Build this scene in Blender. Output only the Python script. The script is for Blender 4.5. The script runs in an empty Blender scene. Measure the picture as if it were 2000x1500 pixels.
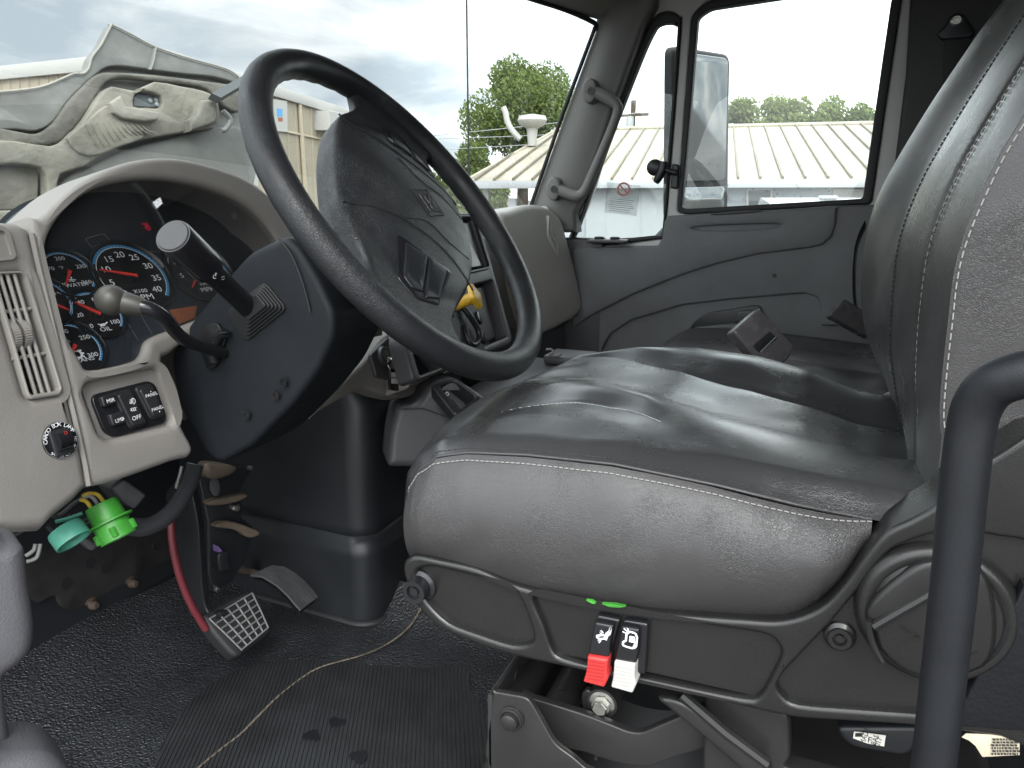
import bpy, bmesh, math, random
import numpy as np
from mathutils import Vector as V, Matrix, geometry, noise
S = bpy.context.scene
COL = S.collection
R = math.radians
random.seed(5)

# ------------------------------------------------------------------ camera, sky, sun, exposure
# metres; x across the cab to the passenger door, y towards the windscreen, z up from the cab floor
CAM = V((-1.20, 0.0, 0.75))
YAW, PIT, FPX = R(22.4), R(-13.6), 1500.0
FW = V((math.cos(YAW)*math.cos(PIT), math.sin(YAW)*math.cos(PIT), math.sin(PIT)))
RT = V((math.sin(YAW), -math.cos(YAW), 0.0))
UP = RT.cross(FW)
cd = bpy.data.cameras.new('camera'); cam = bpy.data.objects.new('camera', cd); COL.objects.link(cam)
cd.sensor_width = 36.0; cd.lens = 36.0*FPX/2000.0; cd.clip_start = 0.01; cd.clip_end = 3000
cam.matrix_world = Matrix(((RT.x, UP.x, -FW.x, CAM.x), (RT.y, UP.y, -FW.y, CAM.y), (RT.z, UP.z, -FW.z, CAM.z), (0, 0, 0, 1)))
S.camera = cam
S.view_settings.view_transform = 'Standard'; S.view_settings.look = 'None'
S.view_settings.exposure = 0.90; S.view_settings.gamma = 1.0

SUN_EL, SUN_AZ = R(42), R(205)       # direction towards the sun, azimuth measured from +x towards +y
sund = V((math.cos(SUN_EL)*math.cos(SUN_AZ), math.cos(SUN_EL)*math.sin(SUN_AZ), math.sin(SUN_EL)))
sl = bpy.data.lights.new('sun', 'SUN'); so = bpy.data.objects.new('sun', sl); COL.objects.link(so)
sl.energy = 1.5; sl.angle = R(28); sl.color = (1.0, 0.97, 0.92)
so.rotation_euler = sund.to_track_quat('Z', 'Y').to_euler()

W = bpy.data.worlds.new("World"); S.world = W; W.use_nodes = True
def build_world():
    nt = W.node_tree; N = nt.nodes; L = nt.links; N.clear()
    out = N.new('ShaderNodeOutputWorld')
    sky = N.new('ShaderNodeTexSky'); sky.sky_type = 'NISHITA'; sky.sun_disc = False
    sky.sun_elevation = SUN_EL; sky.sun_rotation = R(90) - SUN_AZ
    bg = N.new('ShaderNodeBackground'); bg.inputs['Strength'].default_value = 0.09
    L.new(sky.outputs[0], bg.inputs['Color'])
    tc = N.new('ShaderNodeTexCoord'); sep = N.new('ShaderNodeSeparateXYZ'); L.new(tc.outputs['Generated'], sep.inputs[0])
    def m(op, a, b=None, c=None):
        n = N.new('ShaderNodeMath'); n.operation = op
        for i, v in enumerate((a, b, c)):
            if v is None: continue
            if isinstance(v, (int, float)): n.inputs[i].default_value = v
            else: L.new(v, n.inputs[i])
        return n.outputs[0]
    zz = m('ADD', m('MAXIMUM', sep.outputs['Z'], 0.0), 0.22)
    px = m('DIVIDE', sep.outputs['X'], zz); py = m('DIVIDE', sep.outputs['Y'], zz)
    cb = N.new('ShaderNodeCombineXYZ'); L.new(px, cb.inputs[0]); L.new(py, cb.inputs[1])
    n1 = N.new('ShaderNodeTexNoise'); n1.inputs['Scale'].default_value = 1.7; n1.inputs['Detail'].default_value = 9
    n1.inputs['Roughness'].default_value = 0.56; n1.inputs['Distortion'].default_value = 0.35
    L.new(cb.outputs[0], n1.inputs['Vector'])
    rp = N.new('ShaderNodeValToRGB'); L.new(n1.outputs['Fac'], rp.inputs[0])
    e = rp.color_ramp.elements
    e[0].position = 0.38; e[0].color = (0.41, 0.46, 0.505, 1)
    e[1].position = 0.63; e[1].color = (.88, 0.875, 0.86, 1)
    x = e.new(0.5); x.color = (0.58, 0.615, 0.635, 1)
    # brighter cloud towards the passenger side low sky
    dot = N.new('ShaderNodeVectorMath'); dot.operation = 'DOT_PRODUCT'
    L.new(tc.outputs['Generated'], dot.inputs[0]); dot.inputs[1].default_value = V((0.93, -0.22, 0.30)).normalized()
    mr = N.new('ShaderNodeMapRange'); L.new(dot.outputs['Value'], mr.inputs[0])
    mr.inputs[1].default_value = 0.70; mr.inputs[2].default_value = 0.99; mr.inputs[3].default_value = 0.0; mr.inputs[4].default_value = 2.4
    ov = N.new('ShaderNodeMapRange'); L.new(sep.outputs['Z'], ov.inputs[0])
    ov.inputs[1].default_value = 0.3; ov.inputs[2].default_value = 0.9; ov.inputs[3].default_value = 1.0; ov.inputs[4].default_value = 2.7  # unseen overhead sky, extra gain added to light the cab
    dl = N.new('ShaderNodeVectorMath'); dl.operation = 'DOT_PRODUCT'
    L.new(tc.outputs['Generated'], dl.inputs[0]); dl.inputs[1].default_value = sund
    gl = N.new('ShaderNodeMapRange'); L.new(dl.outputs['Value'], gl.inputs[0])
    gl.inputs[1].default_value = -0.3; gl.inputs[2].default_value = 1.0; gl.inputs[3].default_value = 0.0; gl.inputs[4].default_value = 2.9  # sky behind the camera, out of view, boosted to lift the interior
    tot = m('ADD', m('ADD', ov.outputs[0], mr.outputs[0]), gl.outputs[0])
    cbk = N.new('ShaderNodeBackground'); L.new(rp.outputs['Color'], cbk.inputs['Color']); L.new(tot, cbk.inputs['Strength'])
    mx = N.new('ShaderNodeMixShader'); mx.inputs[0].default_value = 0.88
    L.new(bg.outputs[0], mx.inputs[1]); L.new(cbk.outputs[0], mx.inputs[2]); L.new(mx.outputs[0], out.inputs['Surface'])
build_world()
S.cycles.max_bounces = 8; S.cycles.diffuse_bounces = 4; S.cycles.transparent_max_bounces = 24
S.cycles.caustics_reflective = False; S.cycles.caustics_refractive = False

# ------------------------------------------------------------------ measuring helpers
def ray(x, y): return FW + RT*((x-1000.0)/FPX) + UP*((750.0-y)/FPX)
def U(x, y, X=None, Y=None, Z=None):
    d = ray(x, y)
    t = (X-CAM.x)/d.x if X is not None else ((Y-CAM.y)/d.y if Y is not None else (Z-CAM.z)/d.z)
    return CAM + d*t
ZW = {'A': (0, 0, 3.3333), 'B': (0, 400, 3.0), 'C': (0, 850, 2.308), 'D': (450, 80, 2.2385), 'E': (850, 0, 3.125), 'F': (1350, 0, 3.077),
      'G': (320, 850, 3.334), 'H': (750, 600, 2.3077), 'I': (950, 1050, 3.333), 'J': (1450, 900, 2.5), 'K': (1100, 380, 3.03),
      'L': (1650, 0, 1.5), 'M': (650, 380, 3.19), 'N': (80, 420, 4.689), 'P': (0, 0, 1.0)}
def zz(k, *pts):
    a, b, s = ZW[k]
    return [(a+x/s, b+y/s) for x, y in pts]
class Pl:                                             # a flat working plane; n faces the cab interior
    def __init__(s, o, n, up=(0, 0, 1)):
        s.o = V(o); s.n = V(n).normalized(); s.a = V(up).cross(s.n).normalized(); s.b = s.n.cross(s.a)
    def off(s, h): return Pl(s.o+s.n*h, s.n, s.b)
    def hit(s, x, y):
        d = ray(x, y); t = (s.o-CAM).dot(s.n)/d.dot(s.n); return CAM+d*t
    def at(s, x, y):
        q = s.hit(x, y)-s.o; return (q.dot(s.a), q.dot(s.b))
    def w(s, u, v, h=0.0): return s.o+s.a*u+s.b*v+s.n*h
    def pts(s, k, *p): return [s.at(*q) for q in zz(k, *p)]
def tilt(y, z, deg, x=0.0):                           # faces the driver, top leaning away by deg
    return Pl((x, y, z), (0, -math.cos(R(deg)), math.sin(R(deg))))
def xpl(x): return Pl((x, 0, 0), (-1, 0, 0))

def cr(pts, n=6, closed=True):                         # smooth curve through points
    P = [V(p) for p in pts]; out = []; m = len(P)
    for i in range(m if closed else m-1):
        g = (lambda j: P[j % m]) if closed else (lambda j: P[max(0, min(m-1, j))])
        p0, p1, p2, p3 = g(i-1), g(i), g(i+1), g(i+2)
        for k in range(n):
            t = k/n
            out.append(0.5*((2*p1)+(p2-p0)*t+(2*p0-5*p1+4*p2-p3)*t*t+(3*p1-p0-3*p2+p3)*t**3))
    if not closed: out.append(P[-1].copy())
    return out
def rnd(pts, r, n=4):                                  # polygon with rounded corners
    P = [V(p[:2]) for p in pts]; out = []; m = len(P)
    for i in range(m):
        p, a, b = P[i], P[i-1], P[(i+1) % m]
        rr = r[i] if isinstance(r, (list, tuple)) else r
        da, db = (a-p), (b-p); la, lb = da.length, db.length
        t = min(rr, la*0.45, lb*0.45)
        if t < 1e-6: out.append(p); continue
        s, e = p+da/la*t, p+db/lb*t
        for k in range(n+1):
            q = k/n; out.append(s*(1-q)**2+p*2*q*(1-q)+e*q*q)
    return out
def area2(P): return sum(P[i-1][0]*P[i][1]-P[i][0]*P[i-1][1] for i in range(len(P)))
def clean(P, eps=2e-4):
    out = []
    for p in P:
        p = V(p[:2])
        if not out or (p-out[-1]).length > eps: out.append(p)
    while len(out) > 3 and (out[0]-out[-1]).length < eps: out.pop()
    return out
def offs(P, d):
    m = len(P); out = []
    for i in range(m):
        e1 = P[i]-P[i-1]; e2 = P[(i+1) % m]-P[i]
        n1 = V((-e1.y, e1.x)).normalized(); n2 = V((-e2.y, e2.x)).normalized()
        n = (n1+n2)
        if n.length < 1e-6: n = n1
        n.normalize(); c = max(0.5, n.dot(n1)); out.append(P[i]+n*(d/c))
    return out

# ------------------------------------------------------------------ mesh helpers
def slab(bm, pl, outer, holes=(), h=0.0, depth=0.02, bev=0.003, seg=3, pillow=0.0, lam=0.03, grid=None, fn=None, back=True):
    loops = []
    for i, lp in enumerate([outer]+list(holes)):
        lp = clean(lp)
        a = area2(lp)
        if (i == 0) != (a > 0): lp.reverse()
        loops.append(lp)
    tops = []
    def hh(p, base):
        return base+(fn(p[0], p[1]) if fn else 0.0)
    for li, lp in enumerate(loops):
        rings = [[bm.verts.new(pl.w(p.x, p.y, h-depth)) for p in lp]]
        for k in range(seg+1):
            th = (math.pi/2)*k/seg
            o = bev*(1-math.cos(th)); hz = h-bev+bev*math.sin(th)
            q = offs(lp, o) if bev > 0 else lp
            rings.append([bm.verts.new(pl.w(p.x, p.y, hh(p, hz))) for p in q])
            if bev <= 0: break
        n = len(lp)
        for r0, r1 in zip(rings, rings[1:]):
            for i in range(n):
                j = (i+1) % n
                try: bm.faces.new((r0[i], r0[j], r1[j], r1[i]))
                except ValueError: pass
        tops.append((offs(lp, bev) if bev > 0 else lp, rings[-1], rings[0]))
    pts, edges, bv = [], [], []
    for q, rv, _ in tops:
        s0 = len(pts); n = len(q)
        pts += [V((p.x, p.y)) for p in q]; bv += rv
        edges += [(s0+i, s0+(i+1) % n) for i in range(n)]
    nb = len(pts)
    if grid:
        A = np.array([p[:] for p in pts]); 
        segs = np.array([(pts[a][:], pts[b][:]) for a, b in edges])
        lo, hi = A.min(0), A.max(0)
        gx, gy = np.meshgrid(np.arange(lo[0]+grid*.5, hi[0], grid), np.arange(lo[1]+grid*.5, hi[1], grid))
        G = np.stack([gx.ravel(), gy.ravel()], 1)
        def dist(Q):
            a, b = segs[:, 0], segs[:, 1]; ab = b-a
            t = ((Q[:, None]-a)*ab).sum(-1)/np.maximum((ab**2).sum(-1), 1e-12); t = np.clip(t, 0, 1)
            return np.sqrt(((Q[:, None]-(a+ab*t[..., None]))**2).sum(-1)).min(1)
        x, y = G[:, 0][:, None], G[:, 1][:, None]
        y0, y1 = segs[:, 0, 1], segs[:, 1, 1]; x0, x1 = segs[:, 0, 0], segs[:, 1, 0]
        cr_ = ((y0 > y) != (y1 > y)) & (x < (x1-x0)*(y-y0)/np.where(y1 == y0, 1e-12, y1-y0)+x0)
        d = dist(G); keep = (cr_.sum(1) % 2 == 1) & (d > grid*.35)
        G, d = G[keep], d[keep]
        pts += [V(g) for g in G.tolist()]
        e = 1-(1-np.clip(d/lam, 0, 1))**2
        for g, q in zip(G.tolist(), e.tolist()):
            bv.append(bm.verts.new(pl.w(g[0], g[1], hh(g, h+pillow*q))))
    vs, es, fs, ov, oe, of = geometry.delaunay_2d_cdt(pts, edges, [], 0, 1e-7)
    mp = []
    for i, o in enumerate(ov):
        if o: mp.append(bv[o[0]])
        else: mp.append(bm.verts.new(pl.w(vs[i].x, vs[i].y, hh(vs[i], h))))
    for f in fs:
        a = [mp[i] for i in f]
        if len(set(a)) == len(a):
            P = [vs[i] for i in f]
            c = sum(P, V((0, 0)))/len(P); odd = False
            for q, _, _ in tops:
                for i in range(len(q)):
                    p0, p1 = q[i-1], q[i]
                    if (p0.y > c.y) != (p1.y > c.y) and c.x < (p1.x-p0.x)*(c.y-p0.y)/(p1.y-p0.y)+p0.x: odd = not odd
            if not odd or abs(area2(P)) < 1e-11: continue
            if area2(P) < 0: a.reverse()
            try: bm.faces.new(a)
            except ValueError: pass
    if back:
        q, _, rb = tops[0]
        if len(tops) == 1:
            try: bm.faces.new(list(reversed(rb)))
            except ValueError: pass
def tube(bm, pts, r, seg=10, res=4, cap=True, curve=True, flat=1.0, up=None):
    P = [V(p) for p in pts]
    rs = list(r) if isinstance(r, (list, tuple)) else [r]*len(P)
    if curve and len(P) > 2:
        Q = cr([(*p, q) for p, q in zip(P, rs)] if False else P, res, False)
        rr = []
        for i in range(len(P)-1):
            for k in range(res): rr.append(rs[i]+(rs[i+1]-rs[i])*k/res)
        rr.append(rs[-1]); P, rs = Q, rr
    rings = []; prev = None
    for i, p in enumerate(P):
        t = (P[min(i+1, len(P)-1)]-P[max(i-1, 0)])
        if t.length < 1e-9: t = V((0, 0, 1))
        t.normalize()
        if prev is None:
            a = t.cross(V(up) if up else (V((0, 0, 1)) if abs(t.z) < .9 else V((1, 0, 0)))).normalized()
        else:
            a = (prev-t*prev.dot(t))
            a = a.normalized() if a.length > 1e-6 else t.orthogonal().normalized()
        prev = a; b = t.cross(a)
        rings.append([bm.verts.new(p+a*(rs[i]*math.cos(2*math.pi*k/seg))+b*(rs[i]*flat*math.sin(2*math.pi*k/seg))) for k in range(seg)])
    for r0, r1 in zip(rings, rings[1:]):
        for i in range(seg):
            j = (i+1) % seg; bm.faces.new((r0[i], r0[j], r1[j], r1[i]))
    if cap:
        bm.faces.new(list(reversed(rings[0]))); bm.faces.new(rings[-1])
def ring(bm, pts, r, seg=8, res=1):                     # closed tube
    P = [V(p) for p in pts]; n = len(P); rings = []; prev = None
    for i, p in enumerate(P):
        t = (P[(i+1) % n]-P[i-1]).normalized()
        if prev is None: a = t.orthogonal().normalized()
        else: a = (prev-t*prev.dot(t)).normalized()
        prev = a; b = t.cross(a)
        rings.append([bm.verts.new(p+a*(r*math.cos(2*math.pi*k/seg))+b*(r*math.sin(2*math.pi*k/seg))) for k in range(seg)])
    for i in range(n):
        r0, r1 = rings[i], rings[(i+1) % n]
        # match the twist of the closing ring
        sh = 0
        if i == n-1: sh = min(range(seg), key=lambda s: (r0[0].co-r1[s].co).length)
        for k in range(seg):
            bm.faces.new((r0[k], r0[(k+1) % seg], r1[(k+1+sh) % seg], r1[(k+sh) % seg]))
def lathe(bm, o, ax, prof, seg=28, close=True):
    o = V(o); ax = V(ax).normalized(); a = ax.orthogonal().normalized(); b = ax.cross(a); rings = []
    for r, h in prof:
        if r < 1e-7: rings.append([bm.verts.new(o+ax*h)])
        else: rings.append([bm.verts.new(o+ax*h+a*(r*math.cos(2*math.pi*k/seg))+b*(r*math.sin(2*math.pi*k/seg))) for k in range(seg)])
    for r0, r1 in zip(rings, rings[1:]):
        for k in range(seg):
            j = (k+1) % seg
            f = [r0[k % len(r0)], r0[j % len(r0)], r1[j % len(r1)], r1[k % len(r1)]]
            u = []
            for x in f:
                if x not in u: u.append(x)
            if len(u) > 2: bm.faces.new(u)
    if close:
        if len(rings[0]) > 1: bm.faces.new(list(reversed(rings[0])))
        if len(rings[-1]) > 1: bm.faces.new(rings[-1])
def box(bm, c, s, bev=0.0, rot=None, seg=2):
    t = bmesh.new(); bmesh.ops.create_cube(t, size=1.0)
    for v in t.verts: v.co = V((v.co.x*s[0], v.co.y*s[1], v.co.z*s[2]))
    if bev > 0: bmesh.ops.bevel(t, geom=list(t.edges), offset=bev, segments=seg, affect='EDGES', profile=0.5)
    M = Matrix.Translation(V(c))
    if rot is not None: M = M @ rot.to_4x4()
    mp = {v: bm.verts.new(M @ v.co) for v in t.verts}
    for f in t.faces: bm.faces.new([mp[v] for v in f.verts])
    t.free()
def gridm(bm, rows, wrap=False):
    vs = [[bm.verts.new(p) for p in r] for r in rows]
    for r0, r1 in zip(vs, vs[1:]):
        n = len(r0)
        for i in range(n if wrap else n-1):
            j = (i+1) % n; bm.faces.new((r0[i], r0[j], r1[j], r1[i]))
    return vs
def disc(pl, c, r, n=40, a0=0, a1=360):
    full = abs(a1-a0) >= 360
    return [(c[0]+r*math.cos(R(a0+(a1-a0)*k/(n if full else n-1))), c[1]+r*math.sin(R(a0+(a1-a0)*k/(n if full else n-1)))) for k in range(n)]
def arcband(bm, pl, c, r0, r1, a0, a1, h, n=40):
    A = [bm.verts.new(pl.w(c[0]+r0*math.cos(R(a0+(a1-a0)*k/n)), c[1]+r0*math.sin(R(a0+(a1-a0)*k/n)), h)) for k in range(n+1)]
    B = [bm.verts.new(pl.w(c[0]+r1*math.cos(R(a0+(a1-a0)*k/n)), c[1]+r1*math.sin(R(a0+(a1-a0)*k/n)), h)) for k in range(n+1)]
    for k in range(n): bm.faces.new((A[k], B[k], B[k+1], A[k+1]))
def quad(bm, pl, pts, h):
    bm.faces.new([bm.verts.new(pl.w(p[0], p[1], h)) for p in pts])
def line(bm, pl, p, q, wd, h):
    p, q = V(p), V(q); d = (q-p); n = V((-d.y, d.x)).normalized()*wd/2
    quad(bm, pl, [p-n, q-n, q+n, p+n], h)
def poly(bm, pl, pts, wd, h):
    for p, q in zip(pts, pts[1:]): line(bm, pl, p, q, wd, h)
def text(bm, pl, s, c, size, h, ang=0.0, sx=1.0, mirror=False):
    cu = bpy.data.curves.new('t', 'FONT'); cu.body = s; cu.size = size; cu.align_x = 'CENTER'; cu.align_y = 'CENTER'; cu.resolution_u = 3
    o = bpy.data.objects.new('t', cu); COL.objects.link(o)
    dg = bpy.context.evaluated_depsgraph_get(); me = bpy.data.meshes.new_from_object(o.evaluated_get(dg))
    ca, sa = math.cos(ang), math.sin(ang); vs = []
    for v in me.vertices:
        x, y = v.co.x*sx*(-1 if mirror else 1), v.co.y
        vs.append(bm.verts.new(pl.w(c[0]+x*ca-y*sa, c[1]+x*sa+y*ca, h)))
    for f in me.polygons:
        try: bm.faces.new([vs[i] for i in f.vertices])
        except ValueError: pass
    bpy.data.objects.remove(o); bpy.data.curves.remove(cu); bpy.data.meshes.remove(me)

def B(): return bmesh.new()
def obj(name, bm, mat, parent=None, sharp=38, label=None, fixn=True):
    if fixn: bmesh.ops.recalc_face_normals(bm, faces=list(bm.faces))
    me = bpy.data.meshes.new(name); bm.to_mesh(me); bm.free()
    for m_ in (mat if isinstance(mat, (list, tuple)) else [mat]): me.materials.append(m_)
    me.shade_smooth(); me.set_sharp_from_angle(angle=R(sharp))
    o = bpy.data.objects.new(name, me); COL.objects.link(o)
    if parent is not None:
        o.parent = parent; o.matrix_parent_inverse = Matrix.Translation(-wloc(parent))
    if label: o['label'] = label
    return o
def wloc(o):
    l = V(o.location)
    return l if o.parent is None else V((0, 0, 0)) if o.type == 'MESH' else l
def thing(name, label, cat, loc=(0, 0, 0), group=None):
    o = bpy.data.objects.new(name, None); COL.objects.link(o); o.location = loc; o.empty_display_size = .05
    o['label'] = label; o['category'] = cat
    if group: o['group'] = group
    return o
def tag(o, label, cat, group=None):
    o['label'] = label; o['category'] = cat
    if group: o['group'] = group
    return o
def struct(o): o['kind'] = 'structure'; return o

# ------------------------------------------------------------------ materials
def mk(name, col, rough=0.5, metal=0.0, spec=0.5, bump=None, var=None, coat=0.0, emit=None):
    m = bpy.data.materials.new(name); m.use_nodes = True; nt = m.node_tree; N = nt.nodes; L = nt.links
    p = N['Principled BSDF']
    p.inputs['Base Color'].default_value = (*col, 1); p.inputs['Roughness'].default_value = rough
    p.inputs['Metallic'].default_value = metal; p.inputs['Specular IOR Level'].default_value = spec
    if coat: p.inputs['Coat Weight'].default_value = coat; p.inputs['Coat Roughness'].default_value = 0.1
    if emit: p.inputs['Emission Color'].default_value = (*emit[:3], 1); p.inputs['Emission Strength'].default_value = emit[3]
    tc = N.new('ShaderNodeTexCoord')
    if var:                                               # dust and wear: (scale, amount, roughness change)
        n = N.new('ShaderNodeTexNoise'); n.inputs['Scale'].default_value = var[0]; n.inputs['Detail'].default_value = 6
        n.inputs['Roughness'].default_value = 0.65
        L.new(tc.outputs['Object'], n.inputs['Vector'])
        mp = N.new('ShaderNodeMapRange'); L.new(n.outputs['Fac'], mp.inputs[0]); mp.inputs[1].default_value = .3; mp.inputs[2].default_value = .7
        mp.inputs[3].default_value = 1-var[1]; mp.inputs[4].default_value = 1+var[1]
        mu = N.new('ShaderNodeVectorMath'); mu.operation = 'SCALE'; mu.inputs[0].default_value = col; L.new(mp.outputs[0], mu.inputs['Scale'])
        L.new(mu.outputs[0], p.inputs['Base Color'])
        if len(var) > 2:
            mr = N.new('ShaderNodeMapRange'); L.new(n.outputs['Fac'], mr.inputs[0]); mr.inputs[1].default_value = .3; mr.inputs[2].default_value = .7
            mr.inputs[3].default_value = max(0.02, rough-var[2]); mr.inputs[4].default_value = min(1, rough+var[2])
            L.new(mr.outputs[0], p.inputs['Roughness'])
    if bump:
        kind, sc, dist = bump[:3]; cw = bump[3] if len(bump) > 3 else .5
        b = N.new('ShaderNodeBump'); b.inputs['Strength'].default_value = 1.0; b.inputs['Distance'].default_value = dist
        if kind == 'grain':
            n = N.new('ShaderNodeTexNoise'); n.inputs['Scale'].default_value = sc; n.inputs['Detail'].default_value = 3
            L.new(tc.outputs['Object'], n.inputs['Vector']); L.new(n.outputs['Fac'], b.inputs['Height'])
        elif kind == 'leather':
            wn = N.new('ShaderNodeTexNoise'); wn.inputs['Scale'].default_value = sc*.35; wn.inputs['Detail'].default_value = 4
            L.new(tc.outputs['Object'], wn.inputs['Vector'])
            mx = N.new('ShaderNodeVectorMath'); mx.operation = 'MULTIPLY_ADD'; L.new(wn.outputs['Color'], mx.inputs[0])
            mx.inputs[1].default_value = (3.2/sc,)*3; L.new(tc.outputs['Object'], mx.inputs[2])
            v = N.new('ShaderNodeTexVoronoi'); v.feature = 'DISTANCE_TO_EDGE'; v.inputs['Scale'].default_value = sc; L.new(mx.outputs[0], v.inputs['Vector'])
            mr = N.new('ShaderNodeMapRange'); L.new(v.outputs['Distance'], mr.inputs[0]); mr.inputs[2].default_value = .16
            v2 = N.new('ShaderNodeTexVoronoi'); v2.feature = 'DISTANCE_TO_EDGE'; v2.inputs['Scale'].default_value = sc*.27; L.new(mx.outputs[0], v2.inputs['Vector'])
            m2 = N.new('ShaderNodeMapRange'); L.new(v2.outputs['Distance'], m2.inputs[0]); m2.inputs[2].default_value = .07
            # creases gather in patches
            pn = N.new('ShaderNodeTexNoise'); pn.inputs['Scale'].default_value = 14; L.new(tc.outputs['Object'], pn.inputs['Vector'])
            pr = N.new('ShaderNodeMapRange'); L.new(pn.outputs['Fac'], pr.inputs[0]); pr.inputs[1].default_value = .42; pr.inputs[2].default_value = .62
            pr.inputs[3].default_value = .25; pr.inputs[4].default_value = 1.0
            ad = N.new('ShaderNodeMath'); ad.operation = 'MULTIPLY_ADD'; L.new(m2.outputs[0], ad.inputs[0]); ad.inputs[1].default_value = cw; L.new(mr.outputs[0], ad.inputs[2])
            mm = N.new('ShaderNodeMath'); mm.operation = 'MULTIPLY'; L.new(ad.outputs[0], mm.inputs[0]); L.new(pr.outputs[0], mm.inputs[1])
            fn = N.new('ShaderNodeTexNoise'); fn.inputs['Scale'].default_value = 900; L.new(tc.outputs['Object'], fn.inputs['Vector'])
            a2 = N.new('ShaderNodeMath'); a2.operation = 'MULTIPLY_ADD'; L.new(fn.outputs['Fac'], a2.inputs[0]); a2.inputs[1].default_value = .5; L.new(mm.outputs[0], a2.inputs[2])
            L.new(a2.outputs[0], b.inputs['Height'])
        elif kind == 'pebble':
            v = N.new('ShaderNodeTexVoronoi'); v.feature = 'SMOOTH_F1'; v.inputs['Scale'].default_value = sc; L.new(tc.outputs['Object'], v.inputs['Vector'])
            n = N.new('ShaderNodeTexNoise'); n.inputs['Scale'].default_value = sc*.8; n.inputs['Detail'].default_value = 4; L.new(tc.outputs['Object'], n.inputs['Vector'])
            ad = N.new('ShaderNodeMath'); ad.operation = 'SUBTRACT'; L.new(n.outputs['Fac'], ad.inputs[0]); L.new(v.outputs['Distance'], ad.inputs[1])
            L.new(ad.outputs[0], b.inputs['Height'])
        L.new(b.outputs['Normal'], p.inputs['Normal'])
    return m
def mk_glass(name, tint=(0.93, 0.96, 0.95), refl=1.0, dirt=0.02):
    m = bpy.data.materials.new(name); m.use_nodes = True; nt = m.node_tree; N = nt.nodes; L = nt.links; N.clear()
    o = N.new('ShaderNodeOutputMaterial'); t = N.new('ShaderNodeBsdfTransparent'); t.inputs[0].default_value = (*tint, 1)
    g = N.new('ShaderNodeBsdfGlossy'); g.inputs['Roughness'].default_value = 0.01
    lw = N.new('ShaderNodeFresnel'); lw.inputs[0].default_value = 1.45
    sc = N.new('ShaderNodeMath'); sc.operation = 'MULTIPLY'; L.new(lw.outputs[0], sc.inputs[0]); sc.inputs[1].default_value = refl
    mx = N.new('ShaderNodeMixShader'); L.new(sc.outputs[0], mx.inputs[0]); L.new(t.outputs[0], mx.inputs[1]); L.new(g.outputs[0], mx.inputs[2])
    d = N.new('ShaderNodeBsdfDiffuse'); d.inputs[0].default_value = (.7, .7, .68, 1)
    tr = N.new('ShaderNodeBsdfTranslucent'); tr.inputs[0].default_value = (.7, .7, .68, 1)
    ds = N.new('ShaderNodeAddShader'); L.new(d.outputs[0], ds.inputs[0]); L.new(tr.outputs[0], ds.inputs[1])
    tc = N.new('ShaderNodeTexCoord'); n = N.new('ShaderNodeTexNoise'); n.inputs['Scale'].default_value = 9; n.inputs['Detail'].default_value = 8
    L.new(tc.outputs['Object'], n.inputs['Vector'])
    mr = N.new('ShaderNodeMapRange'); L.new(n.outputs['Fac'], mr.inputs[0]); mr.inputs[1].default_value = .35; mr.inputs[2].default_value = .8
    mr.inputs[3].default_value = dirt*.3; mr.inputs[4].default_value = dirt*2
    m2 = N.new('ShaderNodeMixShader'); L.new(mr.outputs[0], m2.inputs[0]); L.new(mx.outputs[0], m2.inputs[1]); L.new(d.outputs[0], m2.inputs[2])
    L.new(m2.outputs[0], o.inputs[0])
    return m
M = {}
M['beige'] = mk('beige_plastic', (.220, .206, .190), .55, spec=.4, bump=('grain', 700, .0004), var=(9, .05, .05))
M['beige_smooth'] = mk('beige_smooth_plastic', (.220, .206, .190), .45, spec=.4)
M['black'] = mk('black_plastic', (.018, .019, .021), .42, bump=('grain', 1100, .0002), var=(12, .12, .08))
M['blackg'] = mk('gloss_black_plastic', (.012, .012, .014), .22, var=(20, .1, .06))
M['column'] = mk('column_plastic', (.013, .015, .018), .48, spec=.25, bump=('grain', 1300, .0004), var=(8, .12, .08))
M['wheel'] = mk('wheel_rim_rubber', (.015, .016, .018), .38, spec=.38, bump=('leather', 420, .00022), var=(14, .12, .07))
M['pad'] = mk('wheel_pad_vinyl', (.020, .0215, .024), .38, spec=.42, bump=('leather', 330, .0005), var=(14, .12, .07))
M['vinyl'] = mk('seat_vinyl', (.040, .0385, .0392), .31, spec=.5, bump=('leather', 560, .00020, .55), var=(7, .12, .06))
M['vinyl_top'] = mk('seat_vinyl_insert', (.028, .0285, .030), .27, spec=.6, bump=('leather', 420, .00008, .15), var=(7, .10, .03))
M['thread'] = mk('white_thread', (.27, .265, .25), .85)
M['thread_dark'] = mk('dark_thread', (.015, .015, .016), .8)
M['shell'] = mk('seat_shell_plastic', (.0122, .0119, .0117), .27, spec=.5, bump=('grain', 900, .0001), var=(10, .1, .06))
M['steel'] = mk('black_painted_steel', (.022, .021, .021), .33, spec=.5, var=(16, .15, .08))
M['zinc'] = mk('zinc_bolt', (.55, .54, .50), .35, metal=1.0, var=(60, .2, .1))
M['door'] = mk('door_panel_plastic', (.135, .137, .140), .5, spec=.35, bump=('grain', 600, .0004), var=(9, .14, .12))
M['trim'] = mk('grey_trim_plastic', (.155, .153, .144), .55, bump=('grain', 700, .0003), var=(8, .05, .04))
M['pod'] = mk('grey_dash_plastic', (.36, .35, .32), .5, bump=('grain', 700, .0003), var=(8, .05, .05))
M['frame'] = mk('door_frame_trim', (.48, .48, .46), .5, var=(8, .06, .05))
M['headliner'] = mk('headliner_trim', (.26, .25, .23), .7, bump=('grain', 500, .0004))
M['rubber'] = mk('black_rubber', (.012, .012, .013), .6)
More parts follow.
